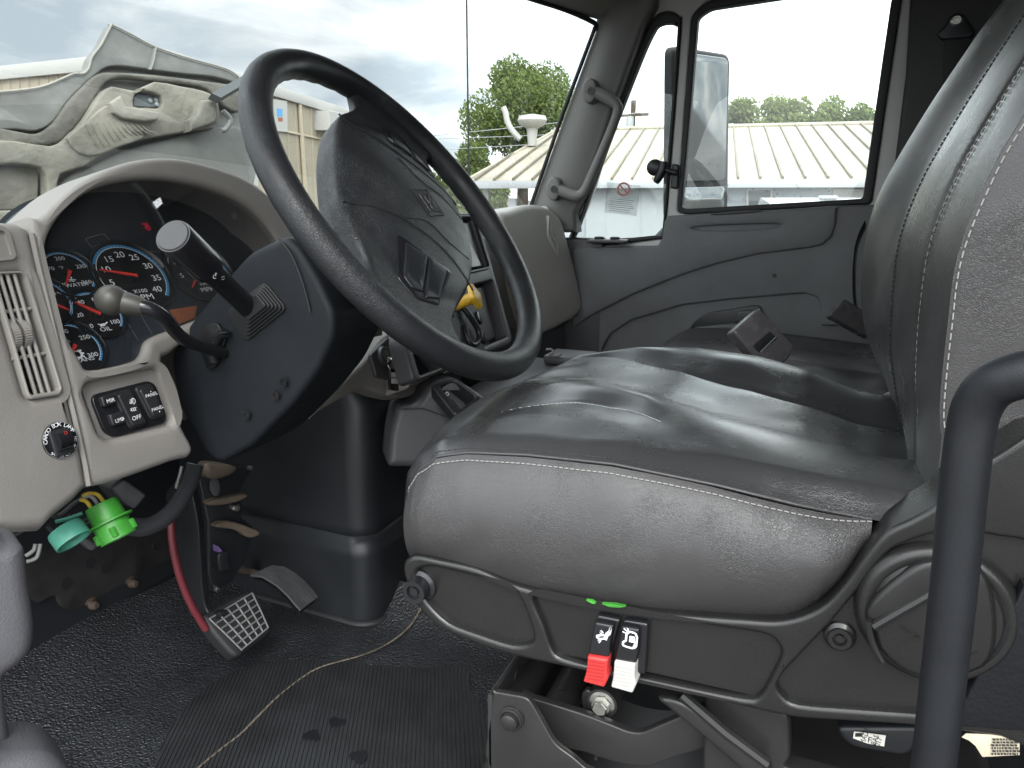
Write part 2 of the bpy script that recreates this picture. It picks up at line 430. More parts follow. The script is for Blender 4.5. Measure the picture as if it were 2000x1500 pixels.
M['mat'] = mk('rubber_floor_mat', (.018, .019, .022), .38, bump=('pebble', 300, .0030), var=(6, .3, .1))
M['ribbed'] = mk('ribbed_mat', (.022, .023, .025), .40, bump=('grain', 300, .0004), var=(8, .3, .1))
M['worn'] = mk('worn_edge', (.12, .10, .075), .9, bump=('grain', 250, .004), var=(60, .5))
M['dark'] = mk('dark_plastic', (.012, .0135, .016), .42, var=(5, .1, .06))
M['darkgrey'] = mk('dark_grey_plastic', (.058, .057, .061), .45, bump=('grain', 800, .0002), var=(7, .08, .05))
M['kick'] = mk('grey_sill_plastic', (.072, .070, .077), .5, bump=('grain', 800, .0003), var=(6, .08, .05))
M['face'] = mk('gauge_face', (.008, .008, .009), .35)
M['cluster'] = mk('cluster_plastic_lens_veil', (.024, .029, .037), .35)  # bluish lift stands for sky reflected in the lens, put into the colour
M['cluster_hood'] = mk('cluster_hood_lens_veil', (.026, .031, .038), .6)  # blue-grey carries the lens's sky sheen, painted into the plastic
M['white'] = mk('white_print', (.84, .85, .86), .6)
M['grey_print'] = mk('grey_print', (.30, .32, .33), .6)
M['blue'] = mk('blue_print', (.06, .30, .58), .5)
M['red'] = mk('red_needle', (.72, .045, .03), .45)
M['redp'] = mk('red_plastic', (.50, .035, .032), .42, var=(60, .15))
M['whitep'] = mk('white_plastic', (.50, .485, .46), .42, var=(60, .12))
M['yellow'] = mk('yellow_plastic', (.70, .42, .03), .4, var=(60, .2))
M['green'] = mk('green_plastic', (.045, .26, .03), .42, var=(40, .3))
M['teal'] = mk('teal_plastic', (.085, .33, .24), .4, var=(30, .12))
M['maroon'] = mk('maroon_hose', (.13, .022, .028), .4)
M['brown'] = mk('brown_metal', (.13, .10, .075), .5, var=(30, .3))
M['rust'] = mk('rusty_bolt', (.06, .040, .028), .8, bump=('grain', 400, .001), var=(60, .4))
M['orange'] = mk('rust_orange_plate', (.30, .09, .035), .6)
M['wire_y'] = mk('yellow_wire', (.55, .38, .05), .4)
M['wire_g'] = mk('green_wire', (.03, .20, .14), .4)
M['wire_w'] = mk('white_wire', (.22, .22, .21), .4)
M['purple'] = mk('purple_plastic', (.22, .14, .36), .5)
M['chrome'] = mk('bright_metal', (.75, .75, .74), .12, metal=1.0)
M['mirror'] = mk('mirror_glass', (.25, .258, .262), .05, metal=1.0)
M['paper'] = mk('paper_label', (.72, .70, .64), .7, var=(40, .05))
M['cream_paper'] = mk('cream_tag', (.55, .48, .36), .8, var=(30, .15))
M['ink'] = mk('black_ink', (.02, .02, .02), .7)
M['lamp_red'] = mk('lit_warning_lamp', (.4, .01, .03), .5, emit=(.9, .02, .08, .35))
M['glass'] = mk_glass('window_glass', refl=.9, dirt=.012)
M['windscreen'] = mk_glass('windscreen_glass', (.93, .965, .96), refl=.25, dirt=.012)
M['lens'] = mk_glass('cluster_lens', (.97, .975, .98), refl=.4, dirt=.006)

# ------------------------------------------------------------------ outside: ground, buildings, trees, vehicles
GZ = -1.10
M['ground'] = mk('gravel_ground', (.11, .105, .10), .95, bump=('grain', 6, .02), var=(.5, .25))
bm = B(); gridm(bm, [[V((x, y, GZ)) for x in (-600, -60, 0, 60, 600)] for y in (-600, -60, 0, 60, 600)])
struct(obj('ground', bm, M['ground']))

M['roof'] = mk('cream_roof_metal', (.29, .262, .20), .6, var=(.9, .30))
M['wallgrey'] = mk('grey_wall_paint', (.30, .32, .34), .7, var=(.6, .08))
M['whitewall'] = mk('white_door_paint', (.33, .345, .355), .5, var=(1.5, .05))
M['gutter'] = mk('grey_gutter', (.33, .34, .35), .5)
M['tan'] = mk('tan_siding', (.32, .28, .205), .65, var=(.7, .10))
M['tan_dark'] = mk('tan_trim', (.42, .36, .26), .65)
M['fascia'] = mk('white_fascia', (.40, .395, .37), .6)
M['shade_glass'] = mk('dark_window_glass', (.05, .06, .065), .1)
BE = V((math.cos(R(8.2)), math.sin(R(8.2)), 0)); BG = V((-BE.y, BE.x, 0)); B0 = V((CAM.x, CAM.y, 0))
def bp(l, d, z): return B0+BE*(18+d)+BG*l+V((0, 0, z))
wallpl = Pl(bp(0, 0, 0), -BE)
bld = thing('metal_roof_building', 'low grey building with a cream standing seam hipped metal roof', 'building', bp(-2, 4, GZ))
EZ, RUN = 1.14, 7.6; RZ = EZ+(RUN+.4)*.272
L0, L1, LR = 5.55, -16.0, 3.55-0.0
pr = U(1083, 256, X=0) if False else None
# where the ridge begins, from the hip corner in view
d_ = ray(1083, 256); t_ = ((18+RUN)-0)/(V((d_.x, d_.y, 0)).dot(BE)); LR = (d_*t_).dot(BG); RZ = CAM.z+d_.z*t_
bm = B()
e0, e1 = bp(L0, -.4, EZ), bp(L1, -.4, EZ); r0, r1 = bp(LR, RUN, RZ), bp(L1, RUN, RZ); b0 = bp(L0, 2*RUN+.4, EZ); b1 = bp(L1, 2*RUN+.4, EZ)
for q in ((e0, e1, r1, r0), (b1, b0, r0, r1), (b0, e0, r0)):
    bm.faces.new([bm.verts.new(p) for p in q])
nr = (e1-e0).cross(r0-e0).normalized()
if nr.z < 0: nr = -nr
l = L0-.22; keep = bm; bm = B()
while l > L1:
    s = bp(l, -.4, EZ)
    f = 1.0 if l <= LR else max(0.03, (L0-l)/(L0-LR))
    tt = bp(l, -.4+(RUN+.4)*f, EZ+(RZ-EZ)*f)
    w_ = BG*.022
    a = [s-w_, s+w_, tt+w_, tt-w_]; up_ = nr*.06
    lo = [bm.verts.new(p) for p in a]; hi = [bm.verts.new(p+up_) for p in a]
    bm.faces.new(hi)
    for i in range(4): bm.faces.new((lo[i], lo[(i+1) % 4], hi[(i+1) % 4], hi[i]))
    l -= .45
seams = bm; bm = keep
tube(bm, [r0+V((0, 0, .03)), r1+V((0, 0, .03))], .07, curve=False); tube(bm, [e0, r0], .05, curve=False)
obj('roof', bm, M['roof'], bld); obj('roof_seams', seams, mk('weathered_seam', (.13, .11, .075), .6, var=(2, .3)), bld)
bm = B(); box(bm, (bp((L0+L1)/2, -.42, EZ-.09)), (.10, L0-L1, .17), .01, rot=Matrix.Rotation(R(8.2), 3, 'Z'))
obj('gutter', bm, M['gutter'], bld)
bm = B()
dl = wallpl.at(*zz('E', (430, 1250))[0])[0]; 
box(bm, bp((3.6+L1)/2, 7, (GZ+EZ-.15)/2+.0), (14, 3.6-L1, EZ-.15-GZ), .01, rot=Matrix.Rotation(R(8.2), 3, 'Z'))
obj('wall', bm, M['wallgrey'], bld)
bm = B(); box(bm, bp(5.2, .1, (GZ+EZ-.1)/2), (.12, .12, EZ-.15-GZ), .01); obj('post', bm, M['gutter'], bld)
def wslab(name, k, pts, mat, h, depth, par=bld, holes=(), bev=.01):
    bm = B(); slab(bm, wallpl, wallpl.pts(k, *pts), [wallpl.pts(k, *q) for q in holes], h=h, depth=depth, bev=bev, seg=1); return obj(name, bm, mat, par)
dr = wslab('door', 'E', [(920, 1128), (1395, 1120), (1395, 1560), (920, 1560)], M['whitewall'], .05, .05)
for xx in (1040, 1255):
    wslab('door_seam', 'E', [(xx, 1135), (xx+5, 1135), (xx+5, 1555), (xx, 1555)], M['gutter'], .058, .02, dr, bev=.001)
wn = wslab('window', 'F', [(330, 1130), (490, 1128), (490, 1260), (330, 1265)], M['fascia'], .04, .05, holes=[[(345, 1145), (475, 1143), (475, 1275), (345, 1275)]])
wslab('pane', 'F', [(340, 1140), (480, 1138), (480, 1270), (340, 1270)], M['shade_glass'], .012, .02, wn)
wslab('window', 'F', [(850, 1135), (1100, 1130), (1100, 1250), (850, 1255)], M['fascia'], .04, .03)
wslab('vent_cowl', 'E', [(450, 1210), (500, 1210), (500, 1270), (450, 1270)], M['gutter'], .1, .1)
# flues on the hip
bm = B(); pl_ = Pl(bp(0, 4.5, 0), -BE)
tube(bm, [pl_.hit(*q) for q in zz('E', (415, 655), (430, 690), (440, 740), (465, 790), (520, 850))], .085, seg=12)
obj('bent_flue', bm, M['fascia'], bld)
bm = B(); c = pl_.hit(*zz('E', (592, 735))[0])
lathe(bm, c, (0, 0, 1), [(.0, .18), (.38, .12), (.42, .0), (.36, -.12), (.16, -.22), (.12, -.7)])
obj('roof_ventilator', bm, M['fascia'], bld)

# tan metal building behind the raised hood
tb = thing('tan_metal_building', 'tall tan ribbed metal building behind the raised hood', 'building', (13.4-1.2, 13.6, GZ))
cn = V((13.41-1.2, 13.56, 0)); TZ = 3.75; dr_ = V((1.83, .48, 0)).normalized(); dl_ = V((.03, 1, 0)).normalized()
def ribwall(bm, p, d, ln, nrm, step, z0, z1):
    n = int(ln/step)
    for i in range(n):
        a = p+d*(i*step)
        for (s, t, h0, h1) in ((0, .86, 0, 0), (.86, .90, 0, .035), (.90, .96, .035, .035), (.96, 1, .035, 0)):
            q0, q1 = a+d*(s*step)+nrm*h0, a+d*(t*step)+nrm*h1
            bm.faces.new([bm.verts.new((x.x, x.y, z)) for x, z in ((q0, z0), (q1, z0), (q1, z1), (q0, z1))])
nr_ = V((dr_.y, -dr_.x, 0)); nl_ = V((-1, 0, 0))
bm = B(); ribwall(bm, cn, dr_, 22, nr_, .62, GZ, TZ); ribwall(bm, cn, dl_, 26, nl_, .34, GZ, TZ); obj('wall', bm, M['tan'], tb, fixn=False)
bm = B()
for d, ln, n in ((dr_, 22, nr_), (dl_, 26, nl_)):
    c = cn+d*(ln/2); box(bm, (c.x+n.x*.06, c.y+n.y*.06, TZ-.08), (ln+.1, .10, .30), .01, rot=Matrix.Rotation(math.atan2(d.y, d.x), 3, 'Z'))
obj('fascia', bm, M['fascia'], tb)
bm = B(); a, b = cn+V((.1, .1, 0)), cn+dr_*22; c = b+dl_*26; d = cn+dl_*26
bm.faces.new([bm.verts.new((p.x, p.y, TZ+.02)) for p in (a, b, c, d)]); obj('roof', bm, M['roof'], tb)
trp = Pl(cn+V((0, 0, 0)), nr_)
def tslab(name, k, pts, mat, h, depth):
    bm = B(); slab(bm, trp, trp.pts(k, *pts), h=h, depth=depth, bev=.01, seg=1); return obj(name, bm, mat, tb)
sg = tslab('sign', 'D', [(178, 255), (237, 262), (240, 400), (188, 395)], M['fascia'], .08, .05)
bm = B(); slab(bm, trp, trp.pts('D', (190, 295), (215, 298), (216, 330), (192, 330)), h=.084, depth=.01, bev=0); obj('blue_mark', bm, M['blue'], sg)
bm = B(); slab(bm, trp, trp.pts('D', (195, 335), (216, 335), (217, 352), (198, 352)), h=.084, depth=.01, bev=0); obj('orange_mark', bm, M['orange'], sg)
tslab('condenser', 'D', [(365, 305), (445, 318), (448, 395), (370, 390)], M['fascia'], .5, .5)
tslab('wall_seam', 'D', [(236, 390), (480, 445), (480, 452), (236, 400)], M['tan_dark'], .06, .05)
tslab('downpipe', 'D', [(290, 270), (300, 272), (330, 700), (318, 700)], M['tan_dark'], .09, .06)
tslab('door', 'D', [(50, 520), (110, 540), (110, 640), (40, 600)], M['fascia'], .08, .05)

# trees: thousands of small leaf faces in clumps round a forked trunk
def mk_leaf(name, c0, c1):
    m = bpy.data.materials.new(name); m.use_nodes = True; nt = m.node_tree; N = nt.nodes; L = nt.links; p = N['Principled BSDF']
    g = N.new('ShaderNodeNewGeometry'); r = N.new('ShaderNodeValToRGB'); L.new(g.outputs['Random Per Island'], r.inputs[0])
    r.color_ramp.elements[0].color = (*c0, 1); r.color_ramp.elements[1].color = (*c1, 1); L.new(r.outputs[0], p.inputs['Base Color'])
    p.inputs['Roughness'].default_value = .6; p.inputs['Transmission Weight'].default_value = 0.0
    t = N.new('ShaderNodeBsdfTranslucent'); L.new(r.outputs[0], t.inputs[0]); mx = N.new('ShaderNodeMixShader'); mx.inputs[0].default_value = .45
    L.new(p.outputs[0], mx.inputs[1]); L.new(t.outputs[0], mx.inputs[2]); L.new(mx.outputs[0], N['Material Output'].inputs['Surface'])
    return m
M['leaf'] = mk_leaf('spring_leaves', (.065, .105, .022), (.19, .25, .06))
M['leaf2'] = mk_leaf('olive_leaves', (.09, .125, .028), (.22, .27, .075))
M['bark'] = mk('bark', (.07, .055, .04), .9, bump=('grain', 40, .02))
def tree(label, px, dist, w, ztop, zbase, seed, leaf='leaf', n=6000, size=.16, group='trees behind the buildings'):
    rng = random.Random(seed); d = ray(*px); f = dist/math.hypot(d.x, d.y); c = CAM+d*f; c = V((c.x, c.y, 0))
    t = thing('leafy_tree', label, 'tree', (c.x, c.y, GZ), group)
    bm = B(); hz = ztop-zbase
    tube(bm, [(c.x, c.y, GZ), (c.x+.1, c.y, zbase), (c.x, c.y, zbase+hz*.35), (c.x, c.y+.1, ztop-hz*.25)], [.28, .22, .14, .05], seg=10)
    blobs = []
    nb = 15
    for i in range(nb):
        a = rng.uniform(0, 6.283); rr = rng.uniform(.1, 1)**.6*w*.36; zf = rng.uniform(.0, 1)
        z = zbase+hz*(.14+.72*zf); rr *= (1-.55*max(0, zf-.35)/.65)
        b = V((c.x+rr*math.cos(a), c.y+rr*math.sin(a), z)); blobs.append((b, w*rng.uniform(.11, .19)))
        tube(bm, [(c.x, c.y, zbase+hz*.1*zf), tuple((V((c.x, c.y, z))*.5+b*.5)-V((0, 0, .3))), tuple(b)], [.10, .06, .02], seg=6)
    obj('trunk', bm, M['bark'], t)
    bm = B()
    for k in range(n):
        b, r = blobs[rng.randrange(nb)]
        v = V((rng.gauss(0, 1), rng.gauss(0, 1), rng.gauss(0, .8))).normalized()*r*(rng.random()**.35)*1.25
        p = b+v; q = V((rng.gauss(0, 1), rng.gauss(0, 1), rng.gauss(0, 1))).normalized(); o = q.orthogonal().normalized(); e = q.cross(o)
        s = size*rng.uniform(.5, 1.2)
        bm.faces.new([bm.verts.new(p+o*s), bm.verts.new(p+e*s*.5), bm.verts.new(p-o*s), bm.verts.new(p-e*s*.5)])
    obj('crown', bm, M[leaf], t, fixn=False)
tree('large spreading tree rising behind the roof flues of the cream roofed building', (1020, 260), 33, 5.3, 6.0, 1.9, 3, n=26000, size=.095)
tree('lower light green tree left of the cream roofed building under the antenna', (925, 320), 31, 3.6, 2.9, .2, 8, n=9000, size=.10)
tree('small leafy tree seen low between steering wheel and grey building', (965, 395), 27, 2.2, 1.3, -.8, 14, n=5000, size=.08)
tree('tree just right of the door mirror above the cream roof', (1450, 225), 44, 3.0, 5.7, 2.6, 21, 'leaf2', n=7000, size=.13)
tree('round topped tree, tallest one above the roof in the side window', (1535, 215), 46, 4.4, 6.4, 2.6, 25, 'leaf2', n=9000, size=.13)
tree('broad tree between the tallest tree and the rear window edge', (1610, 220), 46, 3.6, 5.9, 2.6, 29, 'leaf2', n=8000, size=.13)
tree('tree nearest the rear edge of the side window', (1675, 225), 46, 3.0, 5.5, 2.6, 33, 'leaf2', n=7000, size=.13)
# utility pole and its lines
d = ray(1236, 240); f = 42/math.hypot(d.x, d.y); pc = CAM+d*f
up_ = thing('utility_pole', 'wooden utility pole with crossarm beyond the cream roof', 'utility pole', (pc.x, pc.y, GZ))
bm = B(); tube(bm, [(pc.x, pc.y, GZ), (pc.x, pc.y, 5.6)], .13, curve=False); obj('pole', bm, M['bark'], up_)
bm = B(); box(bm, (pc.x, pc.y, 4.9), (.15, 1.6, .14)); obj('crossarm', bm, M['bark'], up_)
bm = B(); tube(bm, [(pc.x-.25, pc.y+.1, 4.1), (pc.x-.25, pc.y+.1, 4.8)], .2, curve=False); obj('transformer', bm, M['gutter'], up_)
for i, (a, b, lb) in enumerate((((840, 262), (1110, 232), 'highest'), ((840, 268), (1110, 256), 'middle'), ((840, 290), (1110, 272), 'lowest'))):
    bm = B(); pa, pb = [CAM+ray(*q)*(30/math.hypot(ray(*q).x, ray(*q).y)) for q in (a, b)]
    e = (pb-pa); pa = pa-e*.7; pb = pb+e*1.2
    tube(bm, [pa, (pa+pb)/2-V((0, 0, .1)), pb], .012, seg=5, res=6)
    tag(obj('power_line', bm, M['gutter']), lb+' of the three power lines crossing the large tree', 'power line', 'power lines')
# white van parked along the grey wall
d = ray(1600, 392); f = 13.0/V((d.x, d.y, 0)).dot(BE); vc = CAM+d*f
van = thing('parked_van', 'white parked van showing its roof under the side window', 'van', (vc.x, vc.y, GZ))
VR = Matrix.Rotation(R(8.2), 3, 'Z'); vz = GZ
M['vanpaint'] = mk('white_van_paint', (.52, .54, .55), .25, coat=.5)
def vloc(x, y, z): return V((vc.x, vc.y, 0))+VR @ V((x, y, 0))+V((0, 0, vz+z))
bm = B()
prof = [(-1.2, .35), (3.6, .35), (3.6, 1.0), (2.7, 1.15), (2.0, 1.80), (1.6, 1.86), (-1.0, 1.84), (-1.2, 1.0)]
L_ = [bm.verts.new(vloc(x, -.92 if z < 1.2 else -.78, z)) for x, z in prof]; R_ = [bm.verts.new(vloc(x, .92 if z < 1.2 else .78, z)) for x, z in prof]
bm.faces.new(L_); bm.faces.new(list(reversed(R_)))
for i in range(len(prof)): bm.faces.new((L_[i-1], L_[i], R_[i], R_[i-1]))
bmesh.ops.bevel(bm, geom=list(bm.edges), offset=.06, segments=2, affect='EDGES')
obj('body', bm, M['vanpaint'], van)
bm = B(); box(bm, vloc(-1.13, 0, 1.42), (.06, 1.36, .5), .02, rot=VR); obj('rear_window', bm, M['shade_glass'], van)
bm = B(); box(bm, vloc(.3, .87, 1.42), (2.2, .06, .42), .02, rot=VR); obj('side_window', bm, M['shade_glass'], van)
bm = B(); box(bm, vloc(.3, -.87, 1.42), (2.2, .06, .42), .02, rot=VR); obj('side_window', bm, M['shade_glass'], van)
bm = B(); box(bm, vloc(-.9, 0, 1.86), (.2, .25, .05), .02, rot=VR); obj('roof_light', bm, M['gutter'], van)
for x, y in ((-.5, -.86), (-.5, .86), (2.8, -.86), (2.8, .86)):
    bm = B(); lathe(bm, vloc(x, y-.1, .34), VR @ V((0, 1, 0)), [(.2, 0), (.33, .02), (.34, .1), (.33, .18), (.2, .2)]); obj('wheel', bm, M['rubber'], van)
for y in (-.8, .8):
    bm = B(); box(bm, vloc(-1.2, y, 1.0), (.04, .16, .4), .02, rot=VR); obj('tail_lamp', bm, M['redp'], van)

# ------------------------------------------------------------------ the truck's raised hood, whip antenna and door mirror
M['hood_in'] = mk('dirty_fibreglass', (.175, .165, .133), .8, bump=('grain', 45, .004), var=(6, .38))
M['hood_lip'] = mk('glossy_fibreglass_lip', (.165, .168, .154), .45, bump=('grain', 30, .002), var=(3, .4))
M['hood_grime'] = mk('grimy_fibreglass', (.125, .120, .100), .8, bump=('grain', 50, .004), var=(6, .5))
hood = thing('raised_hood', 'dirty underside of the truck hood tilted open beyond the windscreen', 'truck hood', (.6, 2.0, 0))
hp = Pl((.6, 2.0, .9), (-.25, -1, .12))
def hs(name, pts, mat, h, depth, bev=.01, holes=(), pillow=0, grid=None, lam=.1, sm=3, par=hood):
    bm = B(); hq = hp.off(h); o = cr(hq.pts('A', *pts), sm) if sm else hq.pts('A', *pts)
    slab(bm, hq, o, [cr(hq.pts('A', *q), sm) for q in holes], h=0, depth=depth, bev=bev, pillow=pillow, grid=grid, lam=lam)
    return obj(name, bm, mat, par)
top = [(-120, 600), (0, 598), (250, 570), (400, 515), (480, 480), (545, 478), (580, 440), (600, 370), (660, 290), (725, 165), (740, 165), (860, 225), (1000, 300), (1200, 370), (1450, 440), (1530, 480), (1570, 520)]
hs('hood_shell', top+[(1640, 640), (1680, 900), (1660, 1200), (1500, 1350), (700, 1400), (-120, 1500)], M['hood_lip'], 0, .05, .012, pillow=.0)
hs('hood_lip', [(p[0], p[1]+4) for p in top]+[(1560, 545), (1400, 500), (1200, 480), (1000, 455), (800, 430), (690, 440), (620, 490), (540, 560), (440, 660), (350, 790), (240, 850), (100, 840), (-120, 825)], M['hood_lip'], .03, .03, .005, pillow=-.010, grid=.02, lam=.25)
bm = B(); tube(bm, [hp.off(.034).hit(*zz('A', q)[0]) for q in top], .0032, seg=8, res=3); obj('hood_edge', bm, mk('pale_hood_edge', (.27, .262, .225), .6), hood)
bm = B(); tube(bm, [hp.off(.028).hit(*zz('A', q)[0]) for q in ((1003, 305), (985, 400), (965, 455))], .012, seg=8, flat=.3); obj('lip_rib', bm, M['hood_lip'], hood)
hs('hood_channel', [(-120, 820), (100, 850), (240, 868), (350, 800), (450, 660), (545, 560), (640, 480), (760, 470), (1000, 485), (1250, 515), (1480, 545), (1560, 560), (1600, 700), (1500, 720), (1350, 580), (1180, 545), (960, 520), (830, 505), (700, 530), (620, 640), (540, 770), (430, 890), (320, 940), (-120, 930)], M['hood_grime'], .045, .03, .008, pillow=.003, grid=.02, lam=.04)
hs('hood_brace', [(-120, 925), (100, 915), (330, 950), (450, 890), (560, 770), (640, 640), (730, 560), (880, 590), (1010, 530), (1180, 560), (1330, 590), (1420, 650), (1420, 810), (1260, 850), (1100, 880), (920, 910), (780, 960), (640, 1020), (560, 1080), (430, 1120), (380, 1180), (360, 1500), (300, 1500), (310, 1200), (270, 1090), (100, 1065), (-120, 1055)], M['hood_in'], .075, .05, .007,
   holes=[[(870, 690), (885, 610), (930, 590), (1050, 625), (1050, 700), (960, 700)]], pillow=.004, grid=.02, lam=.04, sm=2)
hs('brace_rib', [(440, 900), (560, 800), (640, 720), (720, 680), (760, 740), (840, 780), (940, 820), (935, 900), (780, 955), (640, 1010), (520, 1000)], M['hood_in'], .086, .04, .006, pillow=.005, grid=.02, lam=.08, sm=2)
bm = B()
for k in range(11):
    x = 560+k*36; y0, y1 = 800-k*9+max(0, k-4)*16, 1000-k*14+max(0, k-6)*10
    tube(bm, [hp.off(.0865+e_).hit(*zz('A', q_)[0]) for q_, e_ in (((x, y0+10), .0), ((x+45, (y0+y1)/2), .004), ((x+80, y1-35), .0))], .0030, seg=6)
obj('brace_ribbing', bm, M['hood_in'], hood)
hs('latch_plate', [(880, 600), (1050, 630), (1050, 700), (870, 690)], mk('blue_grey_metal', (.10, .125, .135), .5, var=(20, .3)), .05, .02, .004, sm=0)
bm = B()
for q in ((975, 655), (1015, 650), (1020, 680)):
    lathe(bm, hp.off(.05).hit(*zz('A', q)[0]), hp.n, [(.007, 0), (.007, .004), (.004, .006), (0, .006)], 12)
obj('latch_bolt', bm, M['gutter'], hood)
hs('light_bracket', [(720, 670), (790, 620), (820, 690), (1040, 730), (1030, 780), (940, 790), (800, 770), (740, 730)], mk('clean_fibreglass', (.195, .184, .150), .7, bump=('grain', 45, .003), var=(7, .3)), .105, .05, .006, pillow=.004, grid=.02, lam=.04, sm=1)
hs('hinge_box', [(1310, 650), (1410, 640), (1430, 700), (1420, 800), (1250, 850), (1240, 780), (1290, 740)], M['hood_grime'], .12, .06, .012, sm=0)
hs('hood_inner_wall', [(360, 1500), (390, 1190), (580, 1090), (800, 980), (1100, 900), (1430, 820), (1600, 850), (1620, 1100), (1560, 1500)], mk('grey_fibreglass', (.115, .117, .105), .55, bump=('grain', 30, .002), var=(3, .3)), .05, .03, .01, pillow=.01, grid=.04, lam=.08, sm=2)
hs('radiator_guard', [(-120, 1075), (255, 1090), (245, 1365), (-120, 1370)], M['hood_grime'], .04, .02, .004, sm=0)
hs('lower_flange', [(-120, 1370), (245, 1365), (300, 1330), (320, 1500), (-120, 1500)], M['hood_in'], .08, .03, .008, sm=0)
bm = B(); P_ = [hp.off(.16).hit(*zz('A', q)[0]) for q in ((1395, 640), (1560, 545), (1720, 455))]
tube(bm, P_, .032, seg=4, curve=False, flat=.5); obj('hinge_arm', bm, mk('hinge_steel', (.040, .046, .048), .5), hood)
bm = B(); tube(bm, [hp.off(.15).hit(*zz('A', q)[0]) for q in ((1450, 720), (1500, 780), (1470, 840), (1440, 850))], .008); obj('hood_strap', bm, M['hood_lip'], hood)

bm = B(); p0 = U(916, 330, Y=1.22); tube(bm, [(p0.x, p0.y, -.1), (p0.x-.004, p0.y, 2.4)], .0032, seg=8, curve=False)
lathe(bm, (p0.x, p0.y, -.12), (0, 0, 1), [(.03, 0), (.03, .04), (.008, .12), (.004, .2)], 16)
tag(obj('whip_antenna', bm, M['rubber']), 'thin upright whip antenna outside the windscreen left of the tree', 'antenna')

mo = U(1385, 230, X=1.34); mp_ = Pl(mo, (-.50, -.87, -.075))
mir = thing('side_mirror', 'tall black door mirror with a small lower mirror outside the passenger window', 'side mirror', mo)
def mq(k, pts, r): return rnd(mp_.pts(k, *pts), r)
bm = B(); slab(bm, mp_, mq('P', [(1318, 88), (1430, 106), (1425, 434), (1314, 436)], .03), h=-.004, depth=.035, bev=.012, seg=4); obj('mirror_housing', bm, M['rubber'], mir)
bm = B(); slab(bm, mp_, mq('P', [(1326, 101), (1421, 114), (1415, 352), (1322, 354)], .02), h=.003, depth=.008, bev=.002); obj('mirror_glass', bm, M['mirror'], mir)
bm = B(); slab(bm, mp_, mq('P', [(1324, 366), (1414, 364), (1412, 418), (1322, 420)], .015), h=.004, depth=.008, bev=.002, pillow=.012, grid=.015, lam=.05); obj('convex_mirror', bm, M['mirror'], mir)
bm = B(); tube(bm, [mp_.w(.0, -.22, -.05), mp_.w(-.02, -.3, -.06), V((1.02, mo.y+.25, .45))], .014); obj('mirror_arm', bm, M['rubber'], mir)

# ------------------------------------------------------------------ cab structure
XD = .95
cab = thing('truck_cab', 'grey trimmed truck cab interior with windscreen, pillar and roof lining', 'truck cab', (0, 0, 0))
def wsy(x, z): return .80-.355*(z-.74)+.25*(1-(x/.92)**2)
bm = B(); gridm(bm, [[V((x, wsy(x, z), z)) for x in np.linspace(-.93, .93, 25)] for z in np.linspace(.62, 1.24, 9)])
ws = obj('windscreen', bm, M['windscreen'], cab)
bm = B(); rg = random.Random(21); dm = mk_glass('screen_drop', (.80, .84, .84), refl=1.6, dirt=.02)
for k in range(110):
    z = rg.uniform(.74, 1.12); x = .885-abs(rg.gauss(0, .07))-.01; r = rg.uniform(.0010, .0026)
    c = V((x, wsy(x, z)-.0015, z)); nrm = V((.35, -1, -.35)).normalized(); nrm = V((-.4, -1, .3)).normalized()
    lathe(bm, c, nrm, [(r, 0), (r*.85, r*.4), (r*.4, r*.62), (0, r*.66)], 10, close=False)
o_ = obj('rain_drops', bm, dm, ws); o_['kind'] = 'stuff'
# right pillar
pp = xpl(.90)
pil = pp.pts('E', (985, 60), (975, 130), (970, 190), (590, 1235), (560, 1330), (700, 1420), (855, 1420), (850, 1300), (925, 1150), (1090, 640), (1215, 300), (1260, 170), (1340, 20), (1340, -80), (990, -80))
bm = B(); slab(bm, pp, pil, h=0, depth=.06, bev=.016, seg=4, pillow=.012, grid=.012, lam=.05); pillar = obj('windscreen_pillar', bm, M['trim'], cab)
bm = B(); tube(bm, [pp.off(.004).hit(*q) for q in zz('E', (570, 1310), (590, 1238), (780, 690), (972, 178))], .0055, curve=False); 
tube(bm, [pp.off(.004).hit(*zz('E', (972, 178))[0]), pp.off(.004).hit(*zz('E', (972, 140))[0])]+[V((x, wsy(x, 1.2)-.02, 1.205+.03*(1-(x/.92)**2))) for x in np.linspace(.80, -.9, 14)], .0065, res=3)
obj('windscreen_seal', bm, M['rubber'], cab)
# header and roof lining
bm = B()
rows = []
for x in np.linspace(-.95, .93, 24):
    c = 1-(x/.92)**2; y = wsy(x, 1.2); z = 1.205+.03*c
    rows.append([V((x, y+.01, z+.01)), V((x, y-.022, z)), V((x, y-.045, z+.012)), V((x, y-.10, z+.05)), V((x, y-.25, z+.085)), V((x, -.2, 1.34)), V((x, -.75, 1.33))])
gridm(bm, rows); obj('roof_lining', bm, M['headliner'], cab, sharp=60)
bm = B(); box(bm, (0, -.05, 1.42), (2.0, 1.6, .06), .02); obj('roof_skin', bm, M['vanpaint'], cab)
